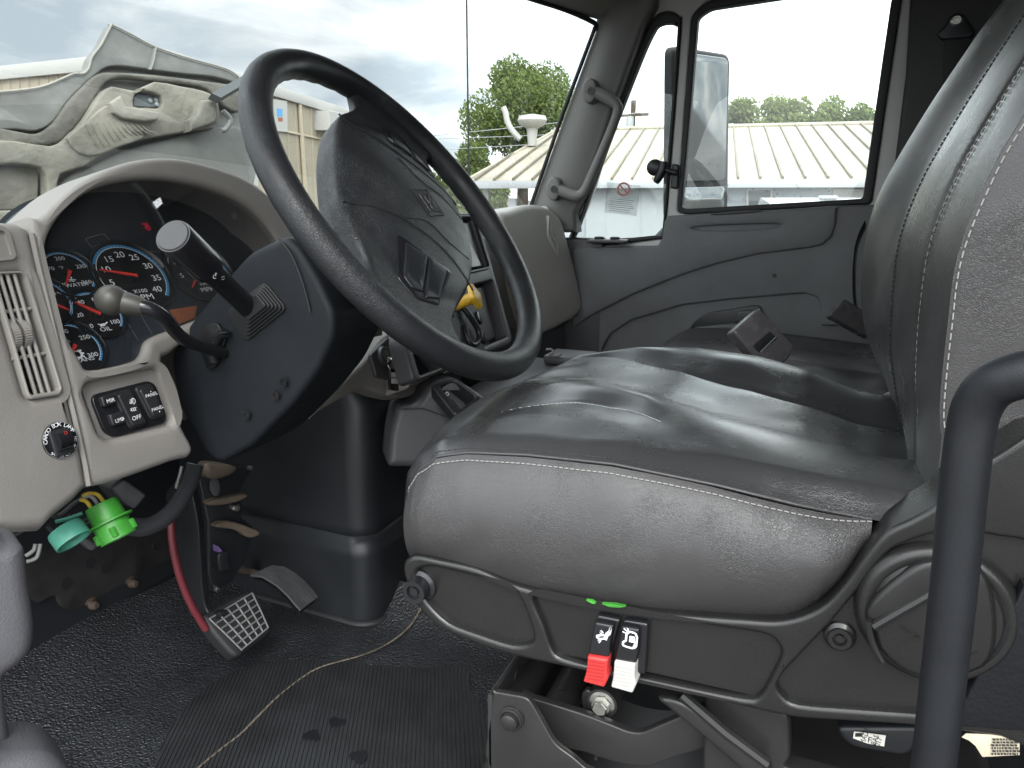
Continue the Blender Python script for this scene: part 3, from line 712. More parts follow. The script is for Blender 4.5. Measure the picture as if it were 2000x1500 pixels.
# cab side behind the door, back wall, driver side posts
sp = xpl(XD-.02)
bm = B(); slab(bm, sp, sp.pts('P', (1790, -160), (1770, 150), (1738, 400), (1780, 420), (1790, 900), (2400, 900), (2400, -160)), h=0, depth=.05, bev=.01)
obj('side_panel', bm, mk('dark_side_panel', (.030, .029, .029), .6, bump=('grain', 500, .0004), var=(6, .1)), cab)
bm = B(); box(bm, (0, -.80, .6), (1.96, .05, 1.5), .01); obj('back_wall', bm, M['headliner'], cab)
bm = B(); box(bm, (-.95, -.62, .60), (.08, .30, 1.5), .03); obj('door_post', bm, M['trim'], cab)
bm = B(); tube(bm, [(-.93, .86, .5), (-.93, .80, .72), (-.93, .64, 1.2), (-.93, .5, 1.34)], .045, seg=12); obj('windscreen_pillar', bm, M['trim'], cab)
bm = B(); box(bm, (-.95, .0, 1.36), (.07, 1.3, .07), .02); obj('roof_rail', bm, M['trim'], cab)
bm = B(); box(bm, (.965, .15, 1.37), (.09, 1.3, .16), .02); obj('roof_rail', bm, M['headliner'], cab)
bm = B(); kx = xpl(.93); slab(bm, kx, [(-1.35, -.02), (-.60, -.02), (-.60, .64), (-1.35, .64)], h=0, depth=.03, bev=.01); obj('kick_panel', bm, M['darkgrey'], cab)
bm = B(); gridm(bm, [[V((x, 1.24, z)) for z in (-.03, .3, .66)] for x in np.linspace(-.95, .95, 12)]); obj('firewall', bm, M['dark'], cab)
# grab handle on the right pillar
gp = xpl(.865)
gh = [gp.hit(*q) for q in zz('E', (930, 545), (1000, 572), (1075, 612), (1112, 650), (1108, 700), (1060, 830), (960, 1060), (915, 1160), (875, 1195), (820, 1185), (715, 1140))]
bm = B(); tube(bm, gh, [.0155, .0155, .015, .0135, .0125, .0125, .0125, .0135, .015, .0155, .0155], seg=14, res=5)
for q in ((955, 555), (735, 1152)):
    c = gp.at(*zz('E', q)[0]); slab(bm, gp, [(c[0]+.021*math.cos(a)-.004, c[1]+.032*math.sin(a)) for a in np.linspace(0, 2*math.pi, 24, False)], h=.012, depth=.05, bev=.006)
hd = obj('grab_handle', bm, M['trim'], cab)
bm = B()
for q in ((962, 560), (738, 1155)):
    c = gp.at(*zz('E', q)[0]); lathe(bm, gp.w(c[0], c[1], .0155), gp.n, [(.010, 0), (.010, .0015), (.006, .0015), (.005, -.003), (0, -.003)], 20)
obj('handle_bolt', bm, M['dark'], hd)

# ------------------------------------------------------------------ passenger door
door = thing('passenger_door', 'dark grey passenger door with side window and quarter window', 'door', (XD, .2, 0))
dp = xpl(XD)
v_out = dp.pts('E', (1330, 118), (1395, 73), (1450, 75), (1493, 108), (1500, 180), (1445, 900), (1400, 1400), (1340, 1462), (850, 1500), (862, 1380), (960, 1130), (1100, 650), (1240, 290))
v_in = dp.pts('E', (1338, 190), (1368, 155), (1420, 143), (1465, 155), (1478, 205), (1425, 900), (1390, 1375), (1335, 1438), (880, 1462), (872, 1400), (930, 1230), (1050, 900), (1180, 560), (1280, 310))
m_out = dp.pts('P', (1351, 30), (1380, 2), (1500, -20), (1755, -62), (1772, -62), (1761, 0), (1737, 162), (1703, 393), (1697, 399), (1345, 419), (1323, 415), (1336, 230))
m_in = dp.pts('P', (1364, 34), (1388, 18), (1512, -1), (1740, -36), (1748, -30), (1741, 0), (1715, 180), (1686, 384), (1682, 388), (1340, 408), (1332, 404), (1347, 240))
f_out = dp.pts('P', (1420, -150), (1270, -60), (1240, 42), (1228, 120), (1205, 190), (1170, 290), (1135, 390), (1112, 480), (1110, 900), (1840, 900), (1742, 400), (1752, 340), (1772, 150), (1790, -150))
bm = B(); slab(bm, dp, rnd(f_out, .03), [cr(v_out, 3), rnd(m_out, .01)], h=0, depth=.05, bev=.006); obj('window_frame', bm, M['frame'], door)
bm = B(); slab(bm, dp, cr(v_out, 3), [cr(v_in, 3)], h=.006, depth=.03, bev=.004, back=False); slab(bm, dp, rnd(m_out, .02), [rnd(m_in, .012)], h=.006, depth=.03, bev=.004, back=False)
obj('weatherstrip', bm, M['rubber'], door)
bm = B(); slab(bm, dp, cr(v_out, 3), h=-.018, depth=.004, bev=0); vg = obj('quarter_glass', bm, M['glass'], door)
bm = B(); slab(bm, dp, m_out, h=-.018, depth=.004, bev=0); mg = obj('window_glass', bm, M['glass'], door)
lowK = [(1900, 60), (1900, 1300), (60, 1300), (55, 315)]
topK = [(55, 315), (560, 302), (585, 260), (598, 160), (622, 126), (850, 112), (1300, 88), (1620, 66), (1900, 60)]
c1 = [(1622, 66), (1615, 170), (1590, 250), (1530, 300), (1440, 318), (1150, 352), (900, 412), (700, 475), (400, 595), (170, 715), (55, 790)]
c2 = [(1900, 780), (1525, 775), (1520, 660), (1500, 608), (1430, 585), (1300, 595), (1000, 620), (700, 655), (400, 745), (280, 825), (230, 910), (225, 1300), (55, 1300)]
d0, d1, d2 = dp.off(.008), dp.off(.018), dp.off(.028)
bm = B(); slab(bm, d0, d0.pts('K', *(topK+[(1900, 1300), (55, 1300)])), h=0, depth=.02, bev=.004); dpn = obj('door_panel', bm, M['door'], door)
slot = cr(d2.pts('K', (760, 198), (900, 184), (1180, 174), (1285, 182), (1180, 203), (900, 214)), 4)
bm = B(); slab(bm, d1, d1.pts('K', *(topK+c2)), h=0, depth=.012, bev=.006); obj('arm_panel', bm, M['door'], door)
bm = B(); slab(bm, d2, d2.pts('K', *(topK[:-1]+c1)), [slot], h=0, depth=.012, bev=.006, pillow=.004, grid=.02, lam=.06); obj('upper_panel', bm, M['door'], door)
bm = B(); slab(bm, d1, d1.pts('K', *[(560, 310), (598, 300), (640, 140), (1600, 84), (1600, 92), (660, 160), (625, 320)]), h=.013, depth=.004, bev=0); bm.free()
dh = dp.off(.0195)
bm = B(); slab(bm, dh, cr(dh.pts('K', (745, 880), (748, 800), (785, 745), (860, 702), (1000, 678), (1160, 660), (1170, 760), (1100, 850)), 4), h=0, depth=.006, bev=.002); hp1 = obj('handle_recess', bm, M['dark'], door)
bm = B(); slab(bm, dh.off(.012), rnd(dh.pts('K', (775, 785), (1000, 762), (1120, 770), (1000, 815), (780, 825)), .008), h=0, depth=.012, bev=.004); obj('pull_handle', bm, M['door'], hp1)
bm = B(); slab(bm, dh.off(.012), rnd(dh.pts('K', (1035, 690), (1090, 680), (1150, 690), (1090, 740), (1020, 760)), .012), h=0, depth=.012, bev=.004); obj('release_lever', bm, M['darkgrey'], hp1)
for q_ in ((700, 250), (1500, 180), (330, 500), (1250, 480)):
    bm = B(); lathe(bm, (d2 if q_[1] < 300 else d1 if q_[0] > 900 else d2).hit(*zz('K', q_)[0]), d2.n, [(.006, 0), (.0055, .0018), (.003, .0018), (.0025, .0006), (0, .0006)], 16); obj('panel_screw', bm, M['dark'], door)
# slim light slot cover on the belt ledge
bm = B(); slab(bm, d2, cr(d2.pts('K', (870, 118), (930, 104), (1150, 92), (1160, 100), (1100, 108), (930, 120)), 4), h=.003, depth=.004, bev=.001); obj('defrost_slot', bm, M['dark'], door)
# switch plate on the quarter window ledge
c = U(*zz('K', (265, 275))[0], X=XD-.03)
bm = B(); box(bm, (c.x, c.y, c.z), (.05, .11, .010), .004); sw = obj('switch_plate', bm, M['darkgrey'], door)
bm = B()
for q in (-.025, .02): lathe(bm, (c.x, c.y-q, c.z+.005), (0, 0, 1), [(.014, 0), (.014, .005), (.010, .007), (0, .007)], 16)
obj('switch_knob', bm, M['rubber'], sw)
# quarter window latch
lp_ = dp.off(.02)
bm = B(); c = lp_.at(*zz('E', (1338, 1022))[0]); lathe(bm, lp_.w(*c, -.012), lp_.n, [(.0, 0), (.021, 0), (.022, .008), (.014, .014), (0, .015)], 20)
tube(bm, [lp_.hit(*q) for q in zz('E', (1395, 985), (1385, 1040), (1360, 1090), (1345, 1115))], [.010, .013, .011, .008], seg=10)
tube(bm, [lp_.hit(*q) for q in zz('E', (1385, 1025), (1430, 1045), (1475, 1055))], .008, curve=False)
slab(bm, dp.off(.012), rnd(dp.pts('E', (1450, 1000), (1492, 1005), (1485, 1155), (1440, 1150)), .006), h=0, depth=.02, bev=.004)
obj('quarter_window_latch', bm, M['dark'], door)
# no-smoking notice stuck to the quarter glass, seen from its back
gl_ = dp.off(-.0165)
m_ = mk_glass('sticker_film', (.86, .87, .87), refl=.3, dirt=.10)
bm = B(); slab(bm, gl_, gl_.pts('E', (1050, 1112), (1255, 1132), (1228, 1318), (1033, 1297)), h=0, depth=.0004, bev=0); st = obj('notice_sticker', bm, m_, door, label='translucent notice sticker with a red prohibition sign')
bm = B(); c = gl_.at(*zz('E', (1150, 1155))[0]); arcband(bm, gl_, c, .014, .019, 0, 360, .0006); line(bm, gl_, (c[0]-.011, c[1]+.011), (c[0]+.011, c[1]-.011), .004, .0007)
obj('prohibition_sign', bm, mk('faded_red_print', (.55, .20, .19), .6), st, fixn=False)
bm = B(); rg = random.Random(4)
for k in range(7):
    yy = 1212+k*12; x0, x1 = 1065-k*2+rg.randrange(20), 1225-k*3-rg.randrange(25)
    pa, pb = gl_.pts('E', (x0, yy), (x1, yy+14)); poly(bm, gl_, [pa, pb], .0016, .0006)
obj('small_print', bm, mk('faint_print', (.42, .43, .44), .7), st, fixn=False)
# rain drops on the side window
m_ = mk_glass('water_drop', (.80, .84, .84), refl=1.6, dirt=.02)
bm = B(); rg = random.Random(11); gw = dp.off(-.0165)
for k in range(120):
    x, y = (rg.uniform(1338, 1425), 420-(rg.random()**1.3)*150) if k < 70 else (rg.uniform(1345, 1680), rg.uniform(335, 395))
    if y > 403: y = 380
    c = gw.at(x, y); r = rg.uniform(.0012, .0030)
    lathe(bm, gw.w(*c, 0), gw.n, [(r, 0), (r*.85, r*.4), (r*.4, r*.62), (0, r*.66)], 10, close=False)
o_ = obj('rain_drops', bm, m_, mg); o_['kind'] = 'stuff'

# ------------------------------------------------------------------ dashboard
dash = thing('dashboard', 'beige dashboard with gauge cluster, louvred vent, centre stack and passenger side pod', 'dashboard', (-.2, .85, .4))
rimP = tilt(.75, .54, 12); ventP = rimP.off(.003)
face = Pl((-.461, .84, .65), (-.06, -math.cos(R(37)), math.sin(R(37))))
rim_o = rimP.pts('P', (62, 445), (82, 425), (112, 396), (158, 357), (220, 326), (285, 309), (350, 308), (425, 325), (490, 352), (540, 392), (568, 432), (585, 480), (592, 540), (560, 590), (470, 622), (390, 652), (336, 690), (320, 706), (345, 790), (360, 835), (379, 872), (372, 892), (340, 900), (178, 951), (165, 880), (120, 690))
hole = rimP.pts('P', (92, 520), (96, 470), (117, 428), (152, 391), (202, 363), (270, 350), (340, 352), (418, 369), (488, 402), (533, 446), (554, 485), (556, 535), (500, 575), (420, 612), (350, 640), (310, 655), (292, 668), (283, 692), (262, 707), (182, 722), (160, 700), (128, 640), (104, 575))
swh = rimP.pts('B', (498, 1100), (520, 1045), (700, 1000), (920, 955), (950, 975), (1000, 1080), (1038, 1235), (1015, 1290), (640, 1378), (590, 1345))
bm = B(); slab(bm, rimP, cr(rim_o, 3), [cr(hole, 4), rnd(swh, .01)], h=0, depth=.075, bev=.009, seg=5, back=False); obj('cluster_bezel', bm, M['beige'], dash, sharp=50)
# dark inner hood between the rim and the cluster face
bm = B(); hp_ = cr(hole, 4); n_ = len(hp_); rows = []
for s in np.linspace(0, 1, 5):
    r = []
    for p in hp_:
        a = rimP.w(p.x, p.y, -.012); d = (face.o-a).dot(face.n)/V((0, .97, -.15)).dot(face.n); d = max(d, .004); r.append(a+V((0, .97, -.15))*(d*s*1.15))
    rows.append(r)
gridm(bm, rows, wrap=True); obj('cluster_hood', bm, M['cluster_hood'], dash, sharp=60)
fo_ = []
for p in hp_:
    a = rimP.w(p.x, p.y, -.012); d = max((face.o-a).dot(face.n)/V((0, .97, -.15)).dot(face.n), .004); q = a+V((0, .97, -.15))*d-face.o
    fo_.append(V((q.dot(face.a), q.dot(face.b))))
fo_ = clean(fo_)
if area2(fo_) < 0: fo_.reverse()
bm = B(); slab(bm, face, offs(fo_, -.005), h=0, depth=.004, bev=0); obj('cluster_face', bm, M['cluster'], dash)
lens = rimP.off(-.010)
bm = B(); slab(bm, lens, cr(lens.pts('P', *[(float(a), float(b)) for a, b in [(86, 520), (96, 460), (117, 420), (152, 385), (202, 356), (270, 344), (340, 346), (418, 363), (488, 398), (536, 446), (558, 485), (560, 540), (500, 580), (420, 616), (350, 645), (310, 660), (296, 672), (288, 698), (262, 713), (182, 728), (155, 704), (122, 640), (98, 575)]]), 3), h=0, depth=.002, bev=0); obj('cluster_lens', bm, M['lens'], dash)

def gauge(name, cN, rn, r_arc, a0, a1, nums, needle, nl, words, size, segs=30, rb=None, icon=None):
    c = face.at(*zz('N', cN)[0]); g = B(); rb = rb or r_arc*1.16
    lathe(g, face.w(*c, 0), face.n, [(rb, 0), (rb*1.02, .003), (rb, .006), (rb*.97, .005), (rb*.93, .0012), (0, .0012)], 56)
    go = obj(name, g, M['face'], dash)
    b = B(); arcband(b, face, c, r_arc*.965, r_arc*1.04, a0, a1, .0022, segs*2); obj('scale_band', b, M['blue'], go, fixn=False)
    t = B()
    for k in range(segs+1):
        a = R(a0+(a1-a0)*k/segs); u = V((math.cos(a), math.sin(a))); q = V(c)
        line(t, face, q+u*r_arc*.965, q+u*r_arc*1.04, .0006, .0026)
    obj('scale_tick', t, M['face'], go, fixn=False)
    w = B(); arcband(w, face, c, r_arc*.945, r_arc*.962, a0+40, a1, .0024, 40)
    for s, ang, in nums:
        text(w, face, s, (c[0]+rn*math.cos(R(ang)), c[1]+rn*math.sin(R(ang))), size, .0026, sx=1.15)
    for s, pos, sz in words:
        text(w, face, s, face.at(*zz('N', pos)[0]), sz, .0026, sx=1.2)
    if icon: icon(w)
    obj('numerals', w, M['white'], go, fixn=False)
    n = B(); u = V((math.cos(R(needle)), math.sin(R(needle)))); p = V((-u.y, u.x)); q = V(c)
    pts = [q-u*nl*.12+p*.0022, q-u*nl*.12-p*.0022, q+u*nl-p*.0007, q+u*nl+p*.0007]
    lo = [n.verts.new(face.w(*x, .004)) for x in pts]; hi = [n.verts.new(face.w(*x, .006)) for x in pts]; n.faces.new(hi)
    for i in range(4): n.faces.new((lo[i], lo[(i+1) % 4], hi[(i+1) % 4], hi[i]))
    obj('needle', n, M['red'], go)
    h = B(); lathe(h, face.w(*c, .001), face.n, [(.0055, 0), (.005, .0035), (.0, .0038)] if rb < .045 else [(.008, 0), (.007, .0045), (0, .005)], 20); obj('needle_hub', h, M['blackg'], go)
    return go
def ico_oil(w):
    a = lambda *p: [face.at(*q) for q in zz('N', *p)]
    w.faces.new([w.verts.new(face.w(*q, .0026)) for q in a((530, 1010), (575, 1000), (582, 1025), (535, 1033))]); poly(w, face, a((575, 1012), (600, 990)), .0016, .0026); poly(w, face, a((530, 1015), (512, 1008)), .0014, .0026)
def ico_water(w):
    a = lambda *p: [face.at(*q) for q in zz('N', *p)]
    poly(w, face, a((265, 570), (275, 605)), .0016, .0026); poly(w, face, a((245, 605), (262, 600), (280, 608), (298, 600), (312, 606)), .0010, .0026); poly(w, face, a((250, 617), (267, 612), (285, 620), (302, 612)), .0010, .0026)
def ico_gear(w):
    c = face.at(*zz('N', (325, 1285))[0]); arcband(w, face, c, .0035, .0062, 0, 360, .0026, 24)
    for k in range(10):
        a = R(36*k); u = V((math.cos(a), math.sin(a))); line(w, face, V(c)+u*.006, V(c)+u*.0082, .002, .0026)
gauge('tachometer', (830, 570), .0335, .0475, 152, -47, [('0', 225), ('5', 191), ('10', 157), ('15', 124), ('20', 90), ('25', 56), ('30', 22.5), ('35', -11), ('40', -45)], 163, .043, [('X100', (903, 707), .0078), ('RPM', (940, 765), .0125)], .0125, 34)
gauge('water_gauge', (245, 545), .0215, .0300, 120, -47, [('140', 225), ('170', 157), ('200', 90), ('230', 22), ('260', -43)], 232, .0215, [('°F', (178, 495), .006), ('WATER', (322, 650), .0072)], .0074, 24, icon=ico_water)
gauge('oil_gauge', (505, 915), .0215, .0300, 130, -47, [('0', 225), ('20', 176), ('40', 122), ('60', 68), ('80', 12), ('100', -42)], 138, .027, [('OIL', (585, 1055), .0080)], .0080, 24, icon=ico_oil)
gauge('volt_gauge', (22, 800), .0215, .0300, 130, -47, [('8', 225), ('10', 157), ('12', 90), ('14', 25)], -40, .027, [], .0085, 24)
gauge('transmission_gauge', (290, 1222), .0215, .0310, 130, -47, [('100', 225), ('150', 157), ('200', 95), ('250', 28), ('300', -40)], 228, .0215, [('°F', (238, 1178), .006), ('TRANS', (375, 1338), .0076)], .0078, 24, icon=ico_gear)
gauge('speedometer', (1440, 515), .0335, .0475, 120, -47, [('5', 190), ('25', 150), ('45', 90), ('65', 30), ('80', -45)], 222, .040, [('KM/H', (1500, 640), .0065), ('MPH', (1520, 690), .0100)], .0105, 34)
bm = B(); a = lambda *p: [face.at(*q) for q in zz('N', *p)]
poly(bm, face, a((470, 303), (455, 300), (402, 240), (405, 225), (540, 185), (570, 185), (632, 255)), .0006, .0024)
for q in (((750, 940), (815, 1045)), ((905, 925), (1010, 1100)), ((825, 1065), (885, 1160)), ((930, 345), (1120, 338)), ((1000, 380), (1110, 530))): poly(bm, face, a(*q), .0005, .0024)
obj('display_outline', bm, M['grey_print'], dash, fixn=False)
bm = B(); c = face.at(*zz('N', (972, 125))[0]); arcband(bm, face, c, .0032, .0040, 0, 360, .0024, 20); text(bm, face, 'P', c, .0055, .0024); text(bm, face, 'PARK', face.at(*zz('N', (948, 92))[0]), .0042, .0024)
obj('park_brake_lamp', bm, M['lamp_red'], dash, fixn=False)
bm = B(); slab(bm, face, face.pts('N', (1170, 880), (1420, 840), (1400, 960), (1270, 1010)), h=.003, depth=.002, bev=0); obj('cluster_label', bm, M['orange'], dash)
# lower switch pod
sf = rimP.off(-.014)
bm = B(); slab(bm, sf, rnd(sf.pts('B', (470, 1040), (930, 930), (1070, 1290), (600, 1420)), .005), h=0, depth=.006, bev=.001); obj('switch_recess', bm, M['beige_smooth'], dash)
bm = B(); slab(bm, sf, rnd(sf.pts('B', (515, 1118), (640, 1088), (855, 1032), (900, 1055), (968, 1245), (955, 1282), (660, 1365), (600, 1335)), .012), h=.004, depth=.004, bev=.0015); swp = obj('switch_plate', bm, M['blackg'], dash)
def switch(pts, r, prints, hgt=.009, pil=0.0, nm='rocker_switch'):
    b = B(); slab(b, sf, rnd(sf.pts('B', *pts), r), h=hgt, depth=hgt-.002, bev=.002, seg=4, pillow=pil, grid=.004, lam=.02); o = obj(nm, b, M['black'], dash)
    b = B()
    for f_ in prints: f_(b)
    obj('switch_marking', b, M['white'], o, fixn=False)
T = lambda s, p, sz, hh: (lambda b: text(b, sf, s, sf.at(*zz('B', p)[0]), sz, hh, ang=.02, sx=1.1))
LN = lambda wd, hh, *p: (lambda b: poly(b, sf, sf.pts('B', *p), wd, hh))
for pts in ([(635, 1105), (745, 1078), (845, 1285), (740, 1318)], [(768, 1072), (868, 1048), (948, 1238), (865, 1265)]):
    b = B(); slab(b, sf, rnd(sf.pts('B', *pts), .006), h=.0065, depth=.004, bev=.0015); obj('switch_frame', b, M['black'], dash)
switch([(562, 1128), (640, 1105), (662, 1165), (580, 1192)], .003, [T('MIR', (616, 1152), .0062, .0094)], nm='push_switch')
switch([(612, 1232), (690, 1212), (712, 1278), (632, 1302)], .003, [T('LMP', (668, 1266), .0062, .0094), LN(.0007, .0094, (684, 1262), (688, 1268), (694, 1255))], nm='push_switch')
switch([(655, 1118), (738, 1095), (828, 1280), (745, 1304)], .004, [T('OFF', (765, 1252), .0070, .0106), LN(.0006, .0106, (722, 1150), (745, 1143)), LN(.0006, .0106, (722, 1157), (745, 1150)), LN(.0006, .0106, (722, 1164), (745, 1157)), LN(.0006, .0106, (722, 1171), (745, 1164)),
   lambda b: arcband(b, sf, sf.at(*zz('B', (742, 1156))[0]), .0030, .0037, -100, 100, .0106, 14), LN(.0006, .0106, (735, 1142), (735, 1172)), LN(.0006, .0106, (727, 1200), (737, 1205)), LN(.0006, .0106, (727, 1210), (737, 1209)), LN(.0006, .0106, (752, 1198), (763, 1193)), LN(.0006, .0106, (752, 1206), (763, 1209)),
   lambda b: arcband(b, sf, sf.at(*zz('B', (739, 1205))[0]), .0014, .0020, 0, 360, .0106, 12), lambda b: arcband(b, sf, sf.at(*zz('B', (750, 1203))[0]), .0014, .0020, 0, 360, .0106, 12)], .010, -.0006)
switch([(785, 1088), (860, 1066), (930, 1228), (868, 1250)], .004, [T('PANEL', (852, 1118), .0056, .0106), T('PANEL', (888, 1198), .0056, .0106), LN(.0013, .0106, (848, 1103), (847, 1097)), LN(.0013, .0106, (898, 1213), (900, 1220))], .010, -.0006)
# left vent panel
vo = ventP.pts('P', (-140, 440), (0, 430), (40, 434), (62, 446), (76, 500), (120, 690), (165, 880), (177, 950), (150, 978), (110, 1010), (86, 1036), (40, 1032), (-140, 1020))
vh = [(-45, 405), (122, 398), (150, 425), (348, 1078), (338, 1096), (178, 1122), (160, 1105)]
bm = B(); slab(bm, ventP, vo, [rnd(ventP.pts('B', *vh), .006)], h=0, depth=.05, bev=.013, seg=5); obj('vent_panel', bm, M['beige'], dash, sharp=50)
bm = B(); ps = ventP.pts('P', (66, 455), (80, 520), (122, 695), (166, 882), (178, 948)); tube(bm, [ventP.w(*p, -.004) for p in ps], .0032, seg=8); obj('panel_edge', bm, M['beige_smooth'], dash)
bm = B(); slab(bm, ventP, rnd(ventP.pts('B', (-60, 370), (150, 360), (380, 1120), (150, 1160)), .006), h=-.040, depth=.01, bev=.001); vt = obj('air_vent', bm, M['dark'], dash, label='louvred air vent with two thumbwheels')
bm = B(); slab(bm, ventP, rnd(ventP.pts('B', (-55, 395), (118, 388), (152, 415), (362, 1085), (345, 1116), (172, 1143), (150, 1110)), .006), [rnd(ventP.pts('B', *[(-42, 410), (118, 403), (146, 428), (342, 1076), (330, 1090), (180, 1114), (165, 1100)]), .005)], h=.003, depth=.02, bev=.002, back=False); obj('vent_frame', bm, M['beige_smooth'], vt)
def lerp(a, b, t): return (a[0]+(b[0]-a[0])*t, a[1]+(b[1]-a[1])*t)
for t in (.27, .515, .755):
    bm = B(); p, q = lerp((-42, 406), (132, 400), t), lerp((172, 1118), (338, 1092), t)
    P, Q = ventP.at(*zz('B', p)[0]), ventP.at(*zz('B', q)[0]); tube(bm, [ventP.w(*P, -.002), ventP.w(*Q, -.002)], .0021, seg=10, curve=False, flat=1.0); obj('vent_bar', bm, M['beige_smooth'], vt)
for (p, q) in (((0, 628), (192, 606)), ((80, 902), (284, 866))):
    bm = B(); P, Q = ventP.at(*zz('B', p)[0]), ventP.at(*zz('B', q)[0]); tube(bm, [ventP.w(*P, -.004), ventP.w(*Q, -.004)], .0022, seg=8, curve=False); obj('vent_crossbar', bm, M['beige_smooth'], vt)
for k in range(6):
    f = .07+k*.16; p, q = lerp((-42, 406), (172, 1118), f), lerp((132, 400), (338, 1092), f)
    bm = B(); P, Q = ventP.at(*zz('B', p)[0]), ventP.at(*zz('B', q)[0])
    rr = [[ventP.w(*P, -.018), ventP.w(*Q, -.018)], [ventP.w(P[0], P[1]-.006, -.032), ventP.w(Q[0], Q[1]-.006, -.032)]]
    gridm(bm, rr); gridm(bm, [[v-ventP.b*.0012 for v in r] for r in rr]); obj('vent_vane', bm, M['darkgrey'], vt)
for p in ((88, 760), (148, 752)):
    bm = B(); c = ventP.at(*zz('B', p)[0]); o_ = ventP.w(*c, -.012); Rr = .026
    for k in range(40):
        a = R(360*k/40); u = ventP.n*math.cos(a)+ventP.b*math.sin(a)
        tube(bm, [o_+u*(Rr*.6)-ventP.a*.0035, o_+u*(Rr*.6)+ventP.a*.0035], .0022, seg=5, curve=False)
    lathe(bm, o_-ventP.a*.003, ventP.a, [(0, 0), (Rr*.6, 0), (Rr*.6, .006), (0, .006)], 30); obj('thumbwheel', bm, M['beige_smooth'], vt)
bm = B(); slab(bm, ventP, rnd(ventP.pts('B', (-80, 130), (12, 132), (35, 160), (80, 300), (66, 322), (-80, 345)), .01), [rnd(ventP.pts('B', (-100, 150), (5, 150), (24, 175), (58, 292), (50, 302), (-100, 318)), .008)], h=.004, depth=.02, bev=.004); obj('upper_vent_frame', bm, M['beige_smooth'], dash)
# cargo lamp switch with its round legend plate
c = ventP.at(*zz('B', (350, 1380))[0]); e_ = ventP.at(*zz('B', (350, 1262))[0]); rC = abs(e_[1]-c[1])*.97
bm = B(); lathe(bm, ventP.w(*c, 0), ventP.n, [(rC, 0), (rC, .0012), (rC*.99, .0014), (0, .0014)], 48); cg = obj('cargo_lamp_switch', bm, M['blackg'], dash, label='round black cargo box lamp switch plate')
bm = B()
for s, a0, step, rr, flip in (('CARGO BOX LAMP', 172, -11.6, rC*.84, 1), ('SWITCH ON-LAMP ON', 218, 8.4, rC*.86, -1)):
    for i, ch in enumerate(s):
        if ch == ' ': continue
        a = a0+step*i; text(bm, ventP, ch, (c[0]+rr*math.cos(R(a)), c[1]+rr*math.sin(R(a))), .0062 if flip > 0 else .0040, .0018, ang=R(a-90 if flip > 0 else a+90), sx=1.1)
obj('legend', bm, M['white'], cg, fixn=False)
bm = B(); arcband(bm, ventP, c, rC*.965, rC*.985, 0, 360, .0018, 60); obj('legend_ring', bm, M['grey_print'], cg, fixn=False)
cc = (c[0], c[1]-.002)
bm = B(); slab(bm, ventP, rnd([(cc[0]-.011, cc[1]-.014), (cc[0]+.011, cc[1]-.014), (cc[0]+.011, cc[1]+.014), (cc[0]-.011, cc[1]+.014)], .002), h=.004, depth=.003, bev=.001); obj('switch_housing', bm, M['black'], cg)
bm = B(); lathe(bm, ventP.w(cc[0]+.0075, cc[1]+.002, .001), -ventP.a, [(0, 0), (.0115, 0), (.0115, .015), (0, .015)], 30); rk = obj('rocker', bm, M['blackg'], cg)
bm = B(); c3 = (cc[0]+.001, cc[1]+.009); arcband(bm, ventP, c3, .0012, .0019, 0, 360, .0112, 12); obj('red_mark', bm, M['redp'], rk, fixn=False)

# dash body, top and centre stack
bm = B()
rows = []
for x in np.linspace(-.93, .93, 20):
    b_ = .06*max(0, (x+.05)) if x > 0 else 0
    f = max(0, min(1, (x+.14)/.08)); yf = wsy(x, .64)-.015 if f < .01 else .80+(1-f)*.12
    ye = max(yf+.03, wsy(x, .66)-.03)
    rows.append([V((x, yf, .36)), V((x, yf, .60)), V((x, yf+.01, .65)), V((x, yf+.03, .667)), V((x, ye+.01, .660)), V((x, max(ye+.02, wsy(x, .64)+.02), .64))])
gridm(bm, rows); obj('dash_top', bm, mk('grey_beige_dash_top', (.16, .152, .14), .6, bump=('grain', 700, .0004)), dash)
stP = tilt(.58, .47, 22)
bm = B(); slab(bm, stP, rnd(stP.pts('M', (600, 85), (860, 78), (930, 160), (1010, 330), (1125, 640), (1205, 890), (1150, 925), (940, 1010), (600, 1165), (590, 1150), (560, 800)), .012), h=-.036, depth=.05, bev=.012, seg=4); obj('centre_trim', bm, mk('taupe_dash_trim', (.24, .215, .195), .55, bump=('grain', 700, .0003)), dash)
scr = [(790, 150), (868, 150), (960, 452), (835, 478)]
binh = [(880, 562), (998, 532), (1090, 885), (942, 948)]
bm = B(); slab(bm, stP, rnd(stP.pts('M', (600, 112), (862, 112), (900, 160), (935, 235), (1120, 890), (1108, 932), (940, 992), (530, 1165), (505, 1148), (440, 900)), .012), [rnd(stP.pts('M', *scr), .008), rnd(stP.pts('M', *binh), .006), rnd(stP.pts('M', (505, 990), (600, 960), (690, 1070), (545, 1125)), .004)], h=0, depth=.03, bev=.004, back=False); obj('centre_stack', bm, M['darkgrey'], dash)
bm = B(); slab(bm, stP, stP.pts('M', (400, 120), (880, 120), (1110, 920), (520, 1150)), h=-.028, depth=.004, bev=0); obj('stack_recess', bm, M['dark'], dash)
bm = B(); slab(bm, stP, rnd(stP.pts('M', (800, 165), (862, 165), (945, 445), (840, 462)), .006), h=-.004, depth=.02, bev=.003); obj('radio_blank', bm, M['blackg'], dash)
bm = B(); ring(bm, [stP.w(*p, .002) for p in rnd(stP.pts('M', (786, 140), (874, 140), (970, 458), (828, 490)), .01)], .0026); obj('blank_frame', bm, M['dark'], dash)
